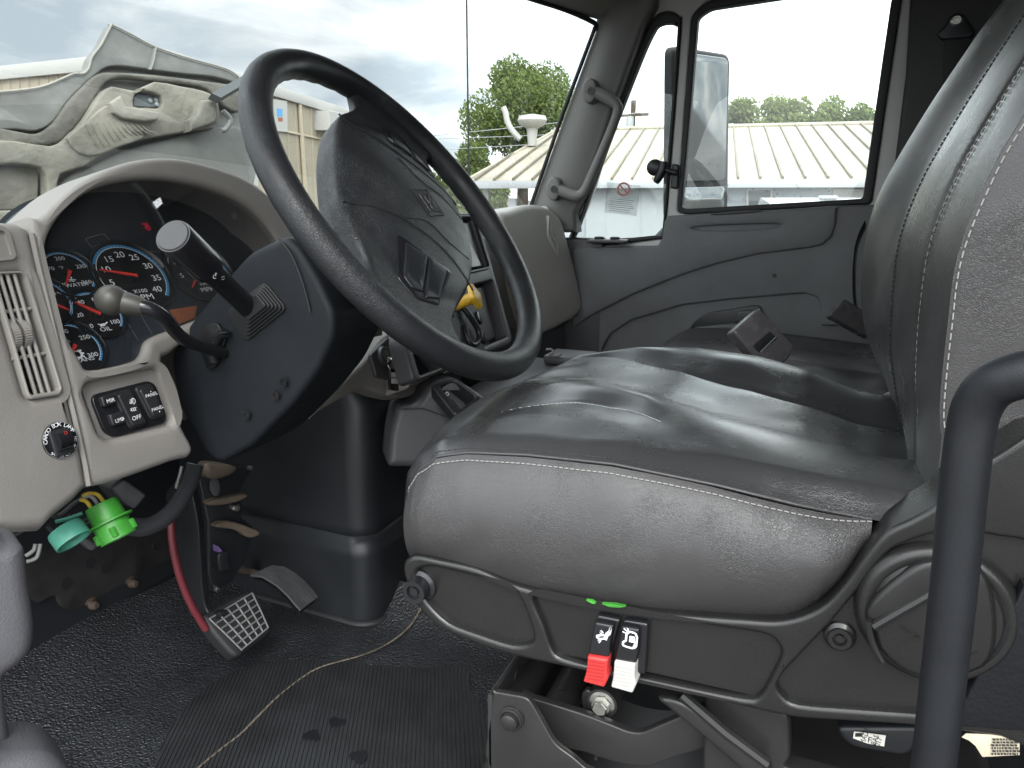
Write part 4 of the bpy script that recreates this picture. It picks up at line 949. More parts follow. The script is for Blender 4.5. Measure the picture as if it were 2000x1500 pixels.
bm = B(); slab(bm, stP, rnd(stP.pts('M', (900, 570), (990, 548), (1070, 870), (950, 925)), .006), h=-.018, depth=.01, bev=.003); obj('storage_tray', bm, M['darkgrey'], dash)
bm = B(); tube(bm, [stP.w(*stP.at(*zz('M', q)[0]), hh_) for q, hh_ in (((790, 700), .004), ((820, 760), .010), ((880, 860), .010), ((885, 920), .008), ((855, 945), .006), ((828, 900), .004), ((815, 820), .002))], .0055); obj('coiled_cord', bm, M['dark'], dash)
for q in ((905, 770), (930, 890)):
    bm = B(); c = stP.at(*zz('M', q)[0]); slab(bm, stP, [(c[0]+.008*math.cos(t), c[1]+.013*math.sin(t)) for t in np.linspace(0, 6.283, 20, False)], h=.004, depth=.01, bev=.002); obj('push_button', bm, M['blackg'], dash)
# yellow parking brake knob
kc = stP.at(*zz('M', (690, 722))[0]); kn = (stP.n+V((.18, 0, .05))).normalized()
bm = B(); lathe(bm, stP.w(*kc, 0), kn, [(.020, 0), (.018, .012), (.013, .014), (0, .014)], 24); pv = obj('parking_brake_valve', bm, M['dark'], dash)
p0 = stP.w(*kc, .006)
bm = B(); lathe(bm, p0, kn, [(.0095, 0), (.0095, .040), (.011, .052), (0, .053)], 24); kb = obj('parking_brake_knob', bm, M['yellow'], dash, label='yellow square pull knob of the parking brake')
kp = Pl(p0+kn*.058, kn); bm = B(); slab(bm, kp, rnd([(0, -.025), (.025, 0), (0, .025), (-.025, 0)], .007), h=.004, depth=.010, bev=.003, pillow=.003, grid=.005, lam=.015); obj('knob_head', bm, M['yellow'], kb)
bm = B(); lathe(bm, p0+kn*.010, kn, [(.0098, 0), (.0104, .001), (.0104, .006), (.0098, .007)], 24, close=False)
obj('knob_groove', bm, M['dark'], kb)
# lower beige knee panel with ignition lock
knP = tilt(.66, .45, 14)
bm = B(); slab(bm, knP, cr(knP.pts('M', (-165, 1392), (-60, 1285), (80, 1150), (200, 1035), (340, 870), (455, 920), (480, 1000), (520, 1170), (640, 1130), (760, 1085), (755, 1105), (580, 1185), (500, 1250), (420, 1266), (300, 1240), (195, 1212), (80, 1260)), 4), h=0, depth=.03, bev=.006); obj('knee_panel', bm, M['beige'], dash)
bm = B(); slab(bm, knP, rnd(knP.pts('M', (220, 1000), (330, 890), (400, 960), (345, 1160), (255, 1140)), .006), h=.006, depth=.008, bev=.003); obj('lock_plate', bm, M['darkgrey'], dash)
bm = B(); c = knP.at(*zz('M', (296, 1008))[0]); lathe(bm, knP.w(*c, .006), knP.n, [(.016, 0), (.015, .006), (.011, .008), (.009, .006), (0, .006)], 24)
lk = obj('ignition_lock', bm, M['darkgrey'], dash)
bm = B(); lathe(bm, knP.w(*c, .012), knP.n, [(.009, 0), (.009, .0015), (0, .0015)], 20); obj('lock_barrel', bm, M['zinc'], lk)
# passenger side pod with embossed badge
pdP = Pl((.75, .74, .55), (-.42, -.90, .10))
po = cr(pdP.pts('M', (1040, 125), (1120, 92), (1225, 60), (1320, 68), (1395, 105), (1440, 160), (1470, 260), (1520, 450), (1562, 640), (1566, 700), (1535, 755), (1440, 815), (1345, 862), (1300, 850), (1150, 600), (1070, 300)), 4)
bm = B(); slab(bm, pdP, po, h=0, depth=.16, bev=.022, seg=5, pillow=.008, grid=.02, lam=.08); pod = obj('passenger_pod', bm, M['pod'], dash, sharp=60)
bm = B(); slab(bm, pdP.off(-.03), cr(pdP.pts('M', (1380, 100), (1440, 130), (1490, 210), (1540, 400), (1608, 690), (1600, 745), (1520, 790), (1400, 700)), 4), h=0, depth=.1, bev=.015, seg=4); obj('pod_end_cap', bm, M['pod'], dash)
bd = pdP.off(.0085)
def embl(bm, pl, k, r, h, *lines):
    for ln in lines: tube(bm, [pl.w(*p, h) for p in pl.pts(k, *ln)], r, seg=6, curve=False)
bm = B(); embl(bm, bd, 'M', .0018, .0015, [(1345, 140), (1340, 240), (1398, 378), (1392, 300), (1345, 140)], [(1352, 200), (1385, 250), (1388, 290), (1352, 240), (1352, 200)], [(1358, 215), (1372, 265)], [(1378, 235), (1362, 240)]); obj('pod_badge', bm, M['pod'], pod)
bm = B(); slab(bm, bd, bd.pts('M', (1343, 130), (1395, 235), (1398, 385), (1336, 262)), h=.001, depth=.008, bev=.002); obj('pod_badge_plate', bm, M['pod'], pod)
bm = B(); slab(bm, pdP, cr(pdP.pts('M', (1110, 850), (1330, 855), (1500, 815), (1510, 900), (1505, 1200), (1100, 1200)), 3), h=-.04, depth=.1, bev=.01); obj('lower_dash', bm, M['darkgrey'], dash)

# ------------------------------------------------------------------ steering wheel
WO = V((-.3773, .4696, .7317)); WN = V((.0295, -1, .761)).normalized(); wp = Pl(WO, WN)
wheel = thing('steering_wheel', 'black two spoke steering wheel with textured hub pad', 'steering wheel', WO)
bm = B(); NR, NT = 120, 20; rows = []
for i in range(NR):
    a = 2*math.pi*i/NR
    # finger ridges on the inner back of the rim, smoother where the spokes join
    r_ = []
    for j in range(NT):
        b = 2*math.pi*j/NT; gr = .0011*math.sin(a*42) * max(0, -math.cos(b)*.6-math.sin(b)*.8)
        rr = .0168+gr*.6
        r_.append(wp.w((.2155+rr*math.cos(b))*math.cos(a), (.2155+rr*math.cos(b))*math.sin(a), rr*1.0*math.sin(b)))
    rows.append(r_)
rows.append(rows[0])
vs = [[bm.verts.new(p) for p in r] for r in rows[:-1]]; vs.append(vs[0])
for r0, r1 in zip(vs, vs[1:]):
    for j in range(NT): bm.faces.new((r0[j], r0[(j+1) % NT], r1[(j+1) % NT], r1[j]))
obj('rim', bm, M['wheel'], wheel)
hub = Pl(WO, WN, wp.b); ROT = R(46)
hub.a, hub.b = wp.a*math.cos(ROT)+wp.b*math.sin(ROT), -wp.a*math.sin(ROT)+wp.b*math.cos(ROT)
def hz(s, t):                                           # height of the hub pad above the rim plane
    r = (s/.135)**2+(t/.12)**2
    return .020*max(0, 1-r)**.8-.004*max(0, min(1, (abs(s)-.12)/.06))
ho = cr([(.204, .080), (.185, .080), (.155, .078), (.125, .090), (.09, .108), (.03, .117), (-.03, .117), (-.09, .110), (-.125, .095), (-.155, .078), (-.185, .080), (-.204, .080), (-.206, 0), (-.204, -.068), (-.185, -.060), (-.16, -.046), (-.125, -.058), (-.08, -.077), (-.03, -.088), (.03, -.088), (.08, -.077), (.125, -.060), (.16, -.046), (.185, -.060), (.204, -.068), (.206, 0)], 4)
bm = B(); slab(bm, hub, ho, h=.006, depth=.020, bev=.008, seg=5, grid=.007, fn=hz); obj('hub_spokes', bm, M['pad'], wheel, sharp=70)
bm = B(); slab(bm, hub, cr([(.118, .088), (.09, .106), (.03, .115), (-.03, .115), (-.09, .108), (-.118, .090), (-.128, .02), (-.118, -.056), (-.08, -.074), (-.03, -.084), (.03, -.084), (.08, -.074), (.118, -.058), (.128, .02)], 4), h=-.004, depth=.026, bev=.004); obj('hub_shell', bm, M['pad'], wheel, sharp=70)
bm = B(); lathe(bm, WO-WN*.02, -WN, [(.075, 0), (.068, .03), (.055, .06), (.05, .10)], 40); obj('hub_back', bm, M['black'], wheel)
def onpad(s, t, h=0.0): return hub.w(s, t, .006+hz(s, t)+h)
bm = B()
for arc in ([(.085, .112), (.078, .07), (.072, .02), (.075, -.03), (.085, -.082)], [(-.085, .110), (-.070, .07), (-.064, .02), (-.068, -.03), (-.085, -.082)]):
    tube(bm, [onpad(s, t, -.0002) for s, t in [tuple(p) for p in cr(arc, 6, False)]], .0011, seg=6, curve=False)
obj('pad_seam', bm, M['rubber'], wheel)
def pbtn(pts, nm, mat, h0, bev=.002, r=.006):
    b = B(); slab(b, hub, rnd(pts, r), h=.006+h0, depth=.006, bev=bev, seg=3, grid=.006, fn=hz); return obj(nm, b, mat, wheel)
SB = [(.092, .045), (.150, .038), (.163, .012), (.150, -.022), (.092, -.038)]
for sg_ in (1, -1):
    q = [(sg_*s, t) for s, t in SB]; pbtn(q, 'button_bezel', M['blackg'], .0010)
    for y0, y1 in ((.0035, .034), (-.028, -.0005)):
        w_ = [(sg_*.098, y0), (sg_*.147, y0), (sg_*.152, (y0+y1)/2), (sg_*.144, y1-.004 if y1 > .02 else y1), (sg_*.098, y1)] if y0 > 0 else [(sg_*.098, y0), (sg_*.140, y0+.006), (sg_*.153, y1), (sg_*.098, y1)]
        pbtn(w_, 'wheel_button', M['dark'], .0026, .0015, .003)
# embossed badge on the pad: a diamond outline with an upright triangle and a diagonal
bm = B()
def pl_line(pts, r): tube(bm, [onpad(s, t, .0002) for s, t in [tuple(x) for x in pts]], r, seg=6, curve=False)
pl_line([(-.026, -.004), (0, -.030), (.026, -.004), (0, .022), (-.026, -.004)], .0013)
pl_line([(-.017, -.005), (0, .012), (.017, -.005), (-.017, -.005)], .0011); pl_line([(-.010, -.012), (0, -.022), (.010, -.012)], .0011); pl_line([(-.008, -.010), (.006, .002)], .0010)
obj('hub_badge', bm, M['pad'], wheel)
bm = B()
for sgn in (1, -1): tube(bm, [onpad(sgn*s, t, -.0003) for s, t in ((.060, .035), (.040, .0), (.046, -.035), (.040, -.075))], .0013, seg=6)
obj('pad_crease', bm, M['pad'], wheel)

# ------------------------------------------------------------------ steering column
col_ = thing('steering_column', 'black moulded steering column shroud below the wheel', 'steering column', (-.38, .62, .6))
cpX = -.452; cpl = xpl(cpX)
co = cpl.pts('P', (330, 700), (352, 655), (392, 602), (440, 545), (468, 512), (486, 494), (522, 476), (556, 461), (580, 480), (620, 545), (652, 612), (650, 660), (618, 728), (566, 795), (490, 872), (430, 906), (404, 892), (380, 850), (345, 790))
bm = B(); slab(bm, cpl, rnd(co, .012), h=0, depth=.105, bev=.009, seg=5, pillow=.002, grid=.012, lam=.06); obj('shroud', bm, M['column'], col_, sharp=60)
bm = B(); tube(bm, [cpl.off(.0035).hit(*q) for q in ((545, 467), (570, 500), (592, 555), (606, 610))], .0012, seg=6); obj('shroud_seam', bm, M['rubber'], col_)
bp_ = [(447, 608), (514, 556), (553, 604), (481, 662)]; bc = (499, 607)
bm = B(); 
for k in range(6):
    s = 1.12-.12*k; bpl = cpl.off(.006+.0042*k)
    q = [bpl.at(bc[0]+(x-bc[0])*s-k*1.5, bc[1]+(y-bc[1])*s-k*1.5) for x, y in bp_]
    slab(bm, bpl, rnd(q, .008*s), h=.0, depth=.0042 if k else .012, bev=.0014, seg=3)
bt = obj('stalk_boot', bm, M['rubber'], col_)
s0 = U(492, 606, X=cpX-.012); s1 = U(338, 461, X=-.605); ax = (s1-s0); L_ = ax.length; ax.normalize()
bm = B(); lathe(bm, s0, ax, [(.0, 0), (.0128, 0), (.0122, L_*.3), (.0125, L_*.50), (.0135, L_*.56), (.0185, L_*.62), (.0190, L_*.68), (.0190, L_*.985), (.0182, L_), (0, L_)], 36); stk = obj('multifunction_stalk', bm, M['blackg'], col_, sharp=30)
bm = B(); lathe(bm, s0+ax*(L_+.0003), ax, [(.0168, 0), (.0160, .0012), (0, .0014)], 36); obj('stalk_cap', bm, mk('grey_stalk_cap', (.040, .039, .041), .45, bump=('grain', 1200, .0003)), stk)
bm = B(); v_ = (CAM-s0).normalized(); v_ = (v_-ax*v_.dot(ax)).normalized(); sp_ = Pl(s0+ax*(L_*.64)+v_*.0194, v_, ax)
c0 = (0.0, 0.0); arcband(bm, sp_, c0, .0026, .0033, 20, 250, 0, 16); line(bm, sp_, (0, 0), (.003, .004), .0007, 0); arcband(bm, sp_.off(-.0065), (.004, -.018), .0018, .0024, 0, 300, 0, 12)
obj('stalk_marking', bm, M['white'], stk, fixn=False)
bm = B(); slab(bm, cpl, rnd(cpl.pts('P', (403, 634), (432, 628), (449, 662), (428, 716), (414, 722), (399, 684)), .006), h=.0075, depth=.008, bev=.001); so_ = obj('lever_slot', bm, M['face'], col_)
bm = B(); pts = [cpl.off(.010).hit(*q) for q in ((441, 650), (430, 656), (421, 672), (417, 695), (420, 708))]
tube(bm, pts, .006, seg=10); 
for p in cr(pts, 6, False): lathe(bm, p, V((.1, .2, 1)), [(.0066, -.0008), (.0072, 0), (.0066, .0008)], 10)
obj('slot_conduit', bm, M['dark'], so_)
lv = [U(x, y, X=X_) for x, y, X_ in ((262, 596, -.592), (290, 602, -.585), (318, 618, -.57), (340, 645, -.55), (362, 664, -.53), (395, 677, -.50), (425, 686, -.47), (446, 691, -.445))]
bm = B(); tube(bm, lv, [.0085, .0080, .0078, .0078, .0076, .0075, .0075, .0075], seg=14, res=6); lev = obj('tilt_lever', bm, M['blackg'], col_)
bc_ = U(217, 586, X=-.605); a_ = (lv[0]-bc_).normalized()
bm = B(); Rb = .0165; lathe(bm, bc_, a_, [(0, -Rb)]+[(Rb*math.sin(R(t)), -Rb*math.cos(R(t))) for t in range(15, 140, 12)]+[(.0125, Rb*.95), (.0105, Rb*1.7), (.0092, Rb*2.0), (0, Rb*2.0)], 32); obj('lever_knob', bm, mk('worn_knob', (.038, .036, .031), .45, var=(50, .2)), lev)
for q in ((560, 745), (545, 770), (488, 808)):
    bm = B(); c = cpl.at(*q); lathe(bm, cpl.w(*c, .0055), cpl.n, [(.006, 0), (.0055, .002), (.003, .002), (.0025, .0005), (0, .0005)], 16); obj('shroud_screw', bm, M['blackg'], col_)
# ignition key with ring and tag
ky = thing('key_set', 'ignition key hanging with split ring and small black tag with white label', 'keys', (-.22, .63, .45))
kq = knP.off(.022)
bm = B(); slab(bm, kq, rnd(kq.pts('M', (418, 938), (436, 946), (402, 1035), (375, 1030)), .003), h=.004, depth=.006, bev=.002); obj('key_head', bm, M['blackg'], ky)
bm = B(); p = kq.hit(*zz('M', (380, 1032))[0]); q = knP.w(*c, 0) if False else knP.hit(*zz('M', (300, 1008))[0]); tube(bm, [p, q], .003, curve=False); obj('key_blade', bm, M['zinc'], ky)
bm = B(); c = kq.at(*zz('M', (378, 1052))[0]); ring(bm, [kq.w(c[0]+.0105*math.cos(t), c[1]+.0105*math.sin(t), .004*math.cos(t)) for t in np.linspace(0, 6.283, 28, False)], .0011); obj('split_ring', bm, M['chrome'], ky)
bm = B(); slab(bm, kq, rnd(kq.pts('M', (352, 1082), (405, 1090), (418, 1225), (350, 1215)), .003), h=.003, depth=.005, bev=.0015); kt = obj('key_tag', bm, M['blackg'], ky)
bm = B(); slab(bm, kq, kq.pts('M', (357, 1110), (394, 1112), (394, 1142), (356, 1140)), h=.0036, depth=.0004, bev=0); slab(bm, kq, kq.pts('M', (356, 1146), (394, 1148), (396, 1182), (356, 1178)), h=.0036, depth=.0004, bev=0); obj('tag_label', bm, M['paper'], kt)

# ------------------------------------------------------------------ driver seat
def interp(tab, x):
    t = sorted(tab); 
    if x <= t[0][0]: return t[0][1]
    if x >= t[-1][0]: return t[-1][1]
    for (a, p), (b, q) in zip(t, t[1:]):
        if a <= x <= b:
            s = (x-a)/(b-a); s = s*s*(3-2*s) if False else s; return p+(q-p)*s
def smooth_tab(tab):                                    # Catmull-Rom resample so that lines read as curves
    c = cr([(a, b) for a, b in sorted(tab)], 8, False); return [(p.x, p.y) for p in c]
seat = thing('driver_seat', 'black and grey vinyl driver seat with white stitching on a plastic shell base', 'seat', (-.38, .1, 0))
XN, XF = -.62, -.135
def cush_top(u, v):
    """u: 0 back .. 1 front bottom; v: 0 near seam .. 1 far seam"""
    near = [(0, (-.22, .525)), (.12, (-.12, .530)), (.22, (-.04, .533)), (.30, (.007, .536)), (.40, (.067, .543)), (.52, (.149, .549)), (.63, (.225, .547)), (.72, (.280, .542)), (.78, (.313, .534)), (.84, (.335, .518)), (.89, (.347, .498)), (.94, (.352, .465)), (1, (.345, .41))]
    far = [(0, (-.22, .495)), (.12, (-.12, .498)), (.22, (-.04, .510)), (.30, (.015, .532)), (.40, (.080, .546)), (.52, (.160, .550)), (.63, (.235, .545)), (.72, (.290, .537)), (.78, (.322, .529)), (.84, (.343, .515)), (.89, (.355, .495)), (.94, (.360, .462)), (1, (.352, .41))]
    gy = lambda T: (interp([(a, b[0]) for a, b in T], u), interp([(a, b[1]) for a, b in T], u))
    n, f = gy(near), gy(far)
    y = n[0]+(f[0]-n[0])*v; z = n[1]+(f[1]-n[1])*v
    x = XN+(XF-XN)*v
    mid = math.sin(math.pi*v)
    if u > .72:                                          # the front bows towards the pedals
        k = min(1, (u-.72)/.12); y += .030*mid**.7*k; 
    return x, y, z, mid
S2 = smooth_tab([(.345, -.598), (.31, -.585), (.30, -.510), (.24, -.472), (.18, -.487), (.133, -.530), (.09, -.572), (.03, -.600), (-.2, -.612)])
S3 = smooth_tab([(.40, -.350), (.345, -.347), (.311, -.345), (.262, -.366), (.187, -.420), (.108, -.473), (.061, -.490), (-.095, -.492), (-.25, -.49)])
S4 = smooth_tab([(.40, -.17), (.319, -.170), (.267, -.181), (.184, -.241), (.115, -.279), (.038, -.294), (-.033, -.290), (-.25, -.283)])
def top_pt(u, v, h=0.0):
    x, y, z, mid = cush_top(u, v)
    s2, s3, s4 = interp(S2, y), interp(S3, y), interp(S4, y)
    edge = min(1, v/.05)*min(1, (1-v)/.06)
    def groove(s, d, w): return -d*math.exp(-((x-s)/w)**2)
    front = 1-max(0, min(1, (u-.80)/.15))
    back = max(0, min(1, (.30-y)/.20))
    s2 = max(s2, XN+.014); s3 = max(s3, s2+.03); s4 = max(s4, s3+.08); w3 = s4-s3
    kx = [XN, (XN+s2)/2, s2, s2+(s3-s2)*.55, s3, s3+w3*.22, s3+w3*.55, s4-.012, s4, s4+(XF-s4)*.5, XF]
    A = .35+.65*back
    m2_ = max(0, min(1, (y-.11)/.08)); kz = [0, .0045, .0005*m2_+.0075*(1-m2_), .0125*A, .0075*A, -.007*A, -.012*back-.002, -.008*back-.002, -.009*back-.003, .007*A, 0]
    i_ = max(0, min(len(kx)-2, sum(1 for q in kx if q <= x)-1))
    def sl(k):
        k0, k1 = max(0, k-1), min(len(kx)-1, k+1); return (kz[k1]-kz[k0])/(kx[k1]-kx[k0])
    hw = kx[i_+1]-kx[i_]; t_ = max(0, min(1, (x-kx[i_])/hw))
    bump = kz[i_]*(2*t_**3-3*t_**2+1)+sl(i_)*hw*(t_**3-2*t_**2+t_)+kz[i_+1]*(-2*t_**3+3*t_**2)+sl(i_+1)*hw*(t_**3-t_**2)
    bump *= .3+.7*front
    bump += groove(s2, .0012*max(0, min(1, (y-.12)/.06)), .004)+groove(s3, .0016, .005)+groove(s4, .0030*(.3+.7*front), .005)
    fold = .0014*math.sin((x*.8+y*.55)*95+3*noise.noise(V((x*9, y*9, 1))))*max(0, noise.noise(V((x*6, y*6, 4))))*front
    fold += .0012*noise.noise(V((x*16, y*11, 3)))
    b = (bump+fold)*edge
    k = max(0, min(1, (u-.76)/.14)) * (math.pi/2)         # normal turns from up to forwards over the front roll
    roll = math.sin(min(1, v/.05)*math.pi/2), math.sin(min(1, (1-v)/.06)*math.pi/2)
    low = -.010*(1-roll[0])-.018*(1-roll[1])
    return V((x, y+(b+h)*math.sin(k)+low*math.sin(k), z+(b+h)*math.cos(k)+low*math.cos(k)))
us = np.linspace(0, 1, 90); vs_ = np.concatenate([np.linspace(0, .05, 6), np.linspace(.06, .94, 100), np.linspace(.95, 1, 6)])
bm = B(); gridm(bm, [[top_pt(u, v) for v in vs_] for u in us])
cu = obj('seat_cushion', bm, M['vinyl_top'], seat, sharp=80)
# grey side panels of the cushion
def side_pt(u, w, sgn=0):
    """u along the seam 0 back .. 1 front bottom, w 0 seam .. 1 bottom"""
    uu = .215+(1-.215)*u
    t = top_pt(uu, sgn)
    bot = smooth_tab([(-.05, .515), (-.04, .500), (-.027, .472), (0, .440), (.03, .430), (.06, .424), (.167, .408), (.25, .412), (.29, .417), (.33, .421), (.36, .425)])
    if uu > .9:
        y = t.y; zb = min(t.z-.001, interp(bot, min(y, .345)))
    else:
        y = t.y; zb = interp(bot, y)
    zb = min(zb, t.z-.002)
    z = t.z+(zb-t.z)*w
    taper = min(1, (t.z-zb)/.07)
    bul = .030*(math.sin(math.pi*min(1, w*.93+.02))**.65)*taper
    bul += .0025*noise.noise(V((y*14, z*16, 7)))*taper + .0018*math.sin((y*.7+z*1.1)*150+4*noise.noise(V((y*8, z*8, 2))))*max(0, noise.noise(V((y*9, z*9, 11))))*taper
    fr = max(0, (uu-.80)/.2)
    x = (XN-bul*(1-.55*fr)) if sgn == 0 else (XF+bul)
    return V((x, y-.006*w*math.sin(math.pi*w)*fr, z))
bm = B(); gridm(bm, [[side_pt(u, w) for w in np.linspace(0, 1, 40)] for u in np.linspace(0, 1, 90)]); sd = obj('cushion_side', bm, M['vinyl'], seat, sharp=80)
bm = B(); gridm(bm, [[side_pt(u, w, 1) for w in np.linspace(0, 1, 12)] for u in np.linspace(0, 1, 30)]); obj('cushion_side', bm, M['vinyl'], seat, sharp=80)
bm = B(); box(bm, (-.378, .10, .405), (.47, .46, .03), .01); obj('cushion_pan', bm, M['steel'], seat)
def stitch(name, P, mat, par, ln=.0034, gap=.0014, r=.0005, lift=V((0, 0, 0))):
    bm = B(); acc = 0; on = True; cur = [P[0]]
    D = [0]
    for a, b in zip(P, P[1:]): D.append(D[-1]+(b-a).length)
    def atd(d):
        for i in range(len(P)-1):
            if D[i] <= d <= D[i+1]: return P[i].lerp(P[i+1], (d-D[i])/max(1e-9, D[i+1]-D[i]))
        return P[-1]
    d = 0
    while d+ln < D[-1]:
        tube(bm, [atd(d)+lift, atd(d+ln/2)+lift*1.3, atd(d+ln)+lift], r, seg=5, curve=False); d += ln+gap
    return obj(name, bm, mat, par)
stitch('stitching', [side_pt(u, .035+.03*max(0, u-.7)) for u in np.linspace(.0, .98, 140)], M['thread'], sd, lift=V((-.0006, 0, .0003)))
bm = B(); tube(bm, [top_pt(.215+.785*u, 0)+V((-.0006, 0, .0006)) for u in np.linspace(0, .99, 100)], .0016, seg=8, curve=False); obj('seam_piping', bm, M['vinyl'], cu)
stitch('stitching', [top_pt(.215+.6*u, .010)+V((0, 0, .0004)) for u in np.linspace(0, 1, 100)], M['vinyl'], cu, r=.0004)
def seam_line(tab, y0, y1, dx=0):
    out = []
    for y in np.linspace(y0, y1, 120):
        x = interp(tab, y)+dx; v = (x-XN)/(XF-XN)
        lo, hi = 0.0, .8
        for _ in range(22):
            m_ = (lo+hi)/2
            if cush_top(m_, v)[1] < y: lo = m_
            else: hi = m_
        out.append(top_pt(lo, v, .0003))
    return out
stitch('stitching', seam_line(S2, .13, .30), M['grey_print'], cu, r=.0005)
stitch('stitching', seam_line(S4, -.09, .20, -.004), M['thread_dark'], cu, r=.0006)
# backrest
def bk_y(x, z):
    near = smooth_tab([(.42, -.080), (.50, -.082), (.575, -.084), (.605, -.080), (.663, -.078), (.712, -.079), (.762, -.090), (.80, -.104), (.90, -.150), (1.0, -.20), (1.2, -.29)])
    far = smooth_tab([(.42, -.150), (.443, -.140), (.516, -.086), (.579, -.050), (.643, -.037), (.706, -.036), (.76, -.047), (.841, -.082), (.921, -.124), (.961, -.148), (1.0, -.17), (1.2, -.27)])
    t = (x-(-.60))/(-.15+.60); return interp(near, z)+(interp(far, z)-interp(near, z))*max(0, min(1, t))
def back_pt(z, v):
    # v 0 near seam .. 1 far edge wrapped round
    wtop = 1-.0*max(0, z-.9)
    if v < .9:
        x = -.60+(v/.9)*.45; y = bk_y(x, z); t = v/.9
        mid = 1-abs(2*t-1)
        g = 0
        for s, w, d in ((.222, .010, .0022), (.49, .008, .003)):
            g -= d*math.exp(-((t-s)/w)**2)
        dish = -.016*math.exp(-((t-.72)/.14)**2)*max(0, min(1, (z-.62)/.1)); pl_ = .006*math.sin(math.pi*min(1, t/.22)) if t < .22 else .008*math.sin(math.pi*(t-.22)/.27) if t < .49 else .006*math.sin(math.pi*(t-.49)/.51)
        return V((x, y+(g+pl_*.3+dish)+.0012*noise.noise(V((x*14, z*12, 5))), z))
    k = (v-.9)/.1*math.pi*.5; x = -.15+.030*math.sin(k); y = bk_y(-.15, z)-.055*(1-math.cos(k))-.05*max(0, (v-.97)/.03)
    return V((x, y, z))
zs = np.linspace(.44, 1.22, 90)
bm = B(); gridm(bm, [[back_pt(z, v) for v in np.linspace(0, 1, 90)] for z in zs]); bk = obj('backrest', bm, M['vinyl'], seat, sharp=80)
def bside(z, w):
    p = back_pt(z, 0); zb = .55 if False else z
    return V((p.x-.022*math.sin(math.pi*min(1, w*.55))**.8+.01*w-.0, p.y-.17*w-.004*w, z+.002*noise.noise(V((w*9, z*12, 3)))-.02*w))
zs2 = np.linspace(.535, 1.22, 70)
bm = B(); gridm(bm, [[bside(z, w) for w in np.linspace(0, 1, 30)] for z in zs2]); bs = obj('backrest_side', bm, M['vinyl'], seat, sharp=80)
bm = B(); gridm(bm, [[V((x, bk_y(-.3, z)-.17, z)) for x in np.linspace(-.61, -.13, 8)] for z in np.linspace(.44, 1.22, 10)]); obj('backrest_back', bm, M['shell'], seat)
bm = B(); tube(bm, [bside(.535, w)+V((-.002, 0, -.003)) for w in np.linspace(0, 1, 20)], .0065, seg=10, curve=False); obj('hem_piping', bm, M['vinyl'], bk)
stitch('stitching', [bside(.543, w)+V((-.0012, 0, 0)) for w in np.linspace(.05, 1, 40)], M['thread'], bs)
stitch('stitching', [bside(z, .018)+V((-.0006, .0006, 0)) for z in np.linspace(.55, 1.0, 120)], M['thread'], bs, r=.00055, ln=.0046, gap=.0024)
stitch('stitching', [back_pt(z, .2)+V((0, .0008, 0)) for z in np.linspace(.53, 1.0, 120)], M['thread'], bk, r=.0005, ln=.004, gap=.0025)
stitch('stitching', [back_pt(z, .45)+V((0, .0010, 0)) for z in np.linspace(.52, 1.0, 120)], M['thread_dark'], bk, r=.0008)
stitch('stitching', [back_pt(z, .16)+V((0, .0008, 0)) for z in np.linspace(.70, 1.0, 90)], M['thread_dark'], bk, r=.0005)
# moulded side shell with pockets
shP = xpl(-.648)
so2 = cr(shP.pts('P', (786, 1112), (792, 1094), (815, 1088), (860, 1096), (930, 1112), (1010, 1146), (1150, 1178), (1300, 1200), (1450, 1212), (1530, 1214), (1600, 1190), (1650, 1140), (1690, 1085), (1730, 1040), (1780, 1015), (1830, 985), (1870, 935), (1930, 900), (2080, 880), (2080, 1450), (1950, 1440), (1780, 1420), (1650, 1411), (1540, 1402), (1420, 1375), (1200, 1325), (1000, 1282), (900, 1248), (850, 1222), (815, 1185), (793, 1140)), 4)
P1 = cr(shP.pts('P', (812, 1118), (835, 1108), (880, 1116), (960, 1136), (1000, 1152), (1022, 1185), (1040, 1238), (1034, 1258), (1000, 1262), (930, 1240), (875, 1218), (835, 1180), (815, 1145)), 3)
P2 = cr(shP.pts('P', (1040, 1172), (1056, 1160), (1100, 1168), (1180, 1184), (1300, 1208), (1400, 1226), (1490, 1240), (1518, 1258), (1524, 1285), (1500, 1335), (1482, 1362), (1450, 1366), (1300, 1336), (1180, 1309), (1100, 1288), (1078, 1270), (1062, 1225)), 3)
P3 = cr(shP.pts('P', (1520, 1332), (1560, 1285), (1620, 1222), (1680, 1150), (1730, 1085), (1775, 1060), (1850, 1040), (1950, 1050), (2050, 1090), (2060, 1300), (2050, 1410), (1950, 1408), (1790, 1396), (1650, 1386), (1560, 1378), (1530, 1362)), 3)
bm = B(); slab(bm, shP, so2, [P1, P2, P3], h=0, depth=.05, bev=.0042, seg=5, back=False); sh = obj('side_shell', bm, M['shell'], seat, sharp=60)
sh2 = shP.off(-.0070)
def pocket(pts, bm):
    q = [tuple(sh2.at(*[1000+FPX*((shP.w(p.x, p.y)-CAM).dot(RT)/(shP.w(p.x, p.y)-CAM).dot(FW)), 750-FPX*((shP.w(p.x, p.y)-CAM).dot(UP)/(shP.w(p.x, p.y)-CAM).dot(FW))])) for p in pts]
    return q
bm = B(); slab(bm, sh2, offs(clean(so2) if area2(clean(so2)) > 0 else list(reversed(clean(so2))), .008), h=0, depth=.03, bev=0); obj('shell_pocket', bm, M['shell'], seat)
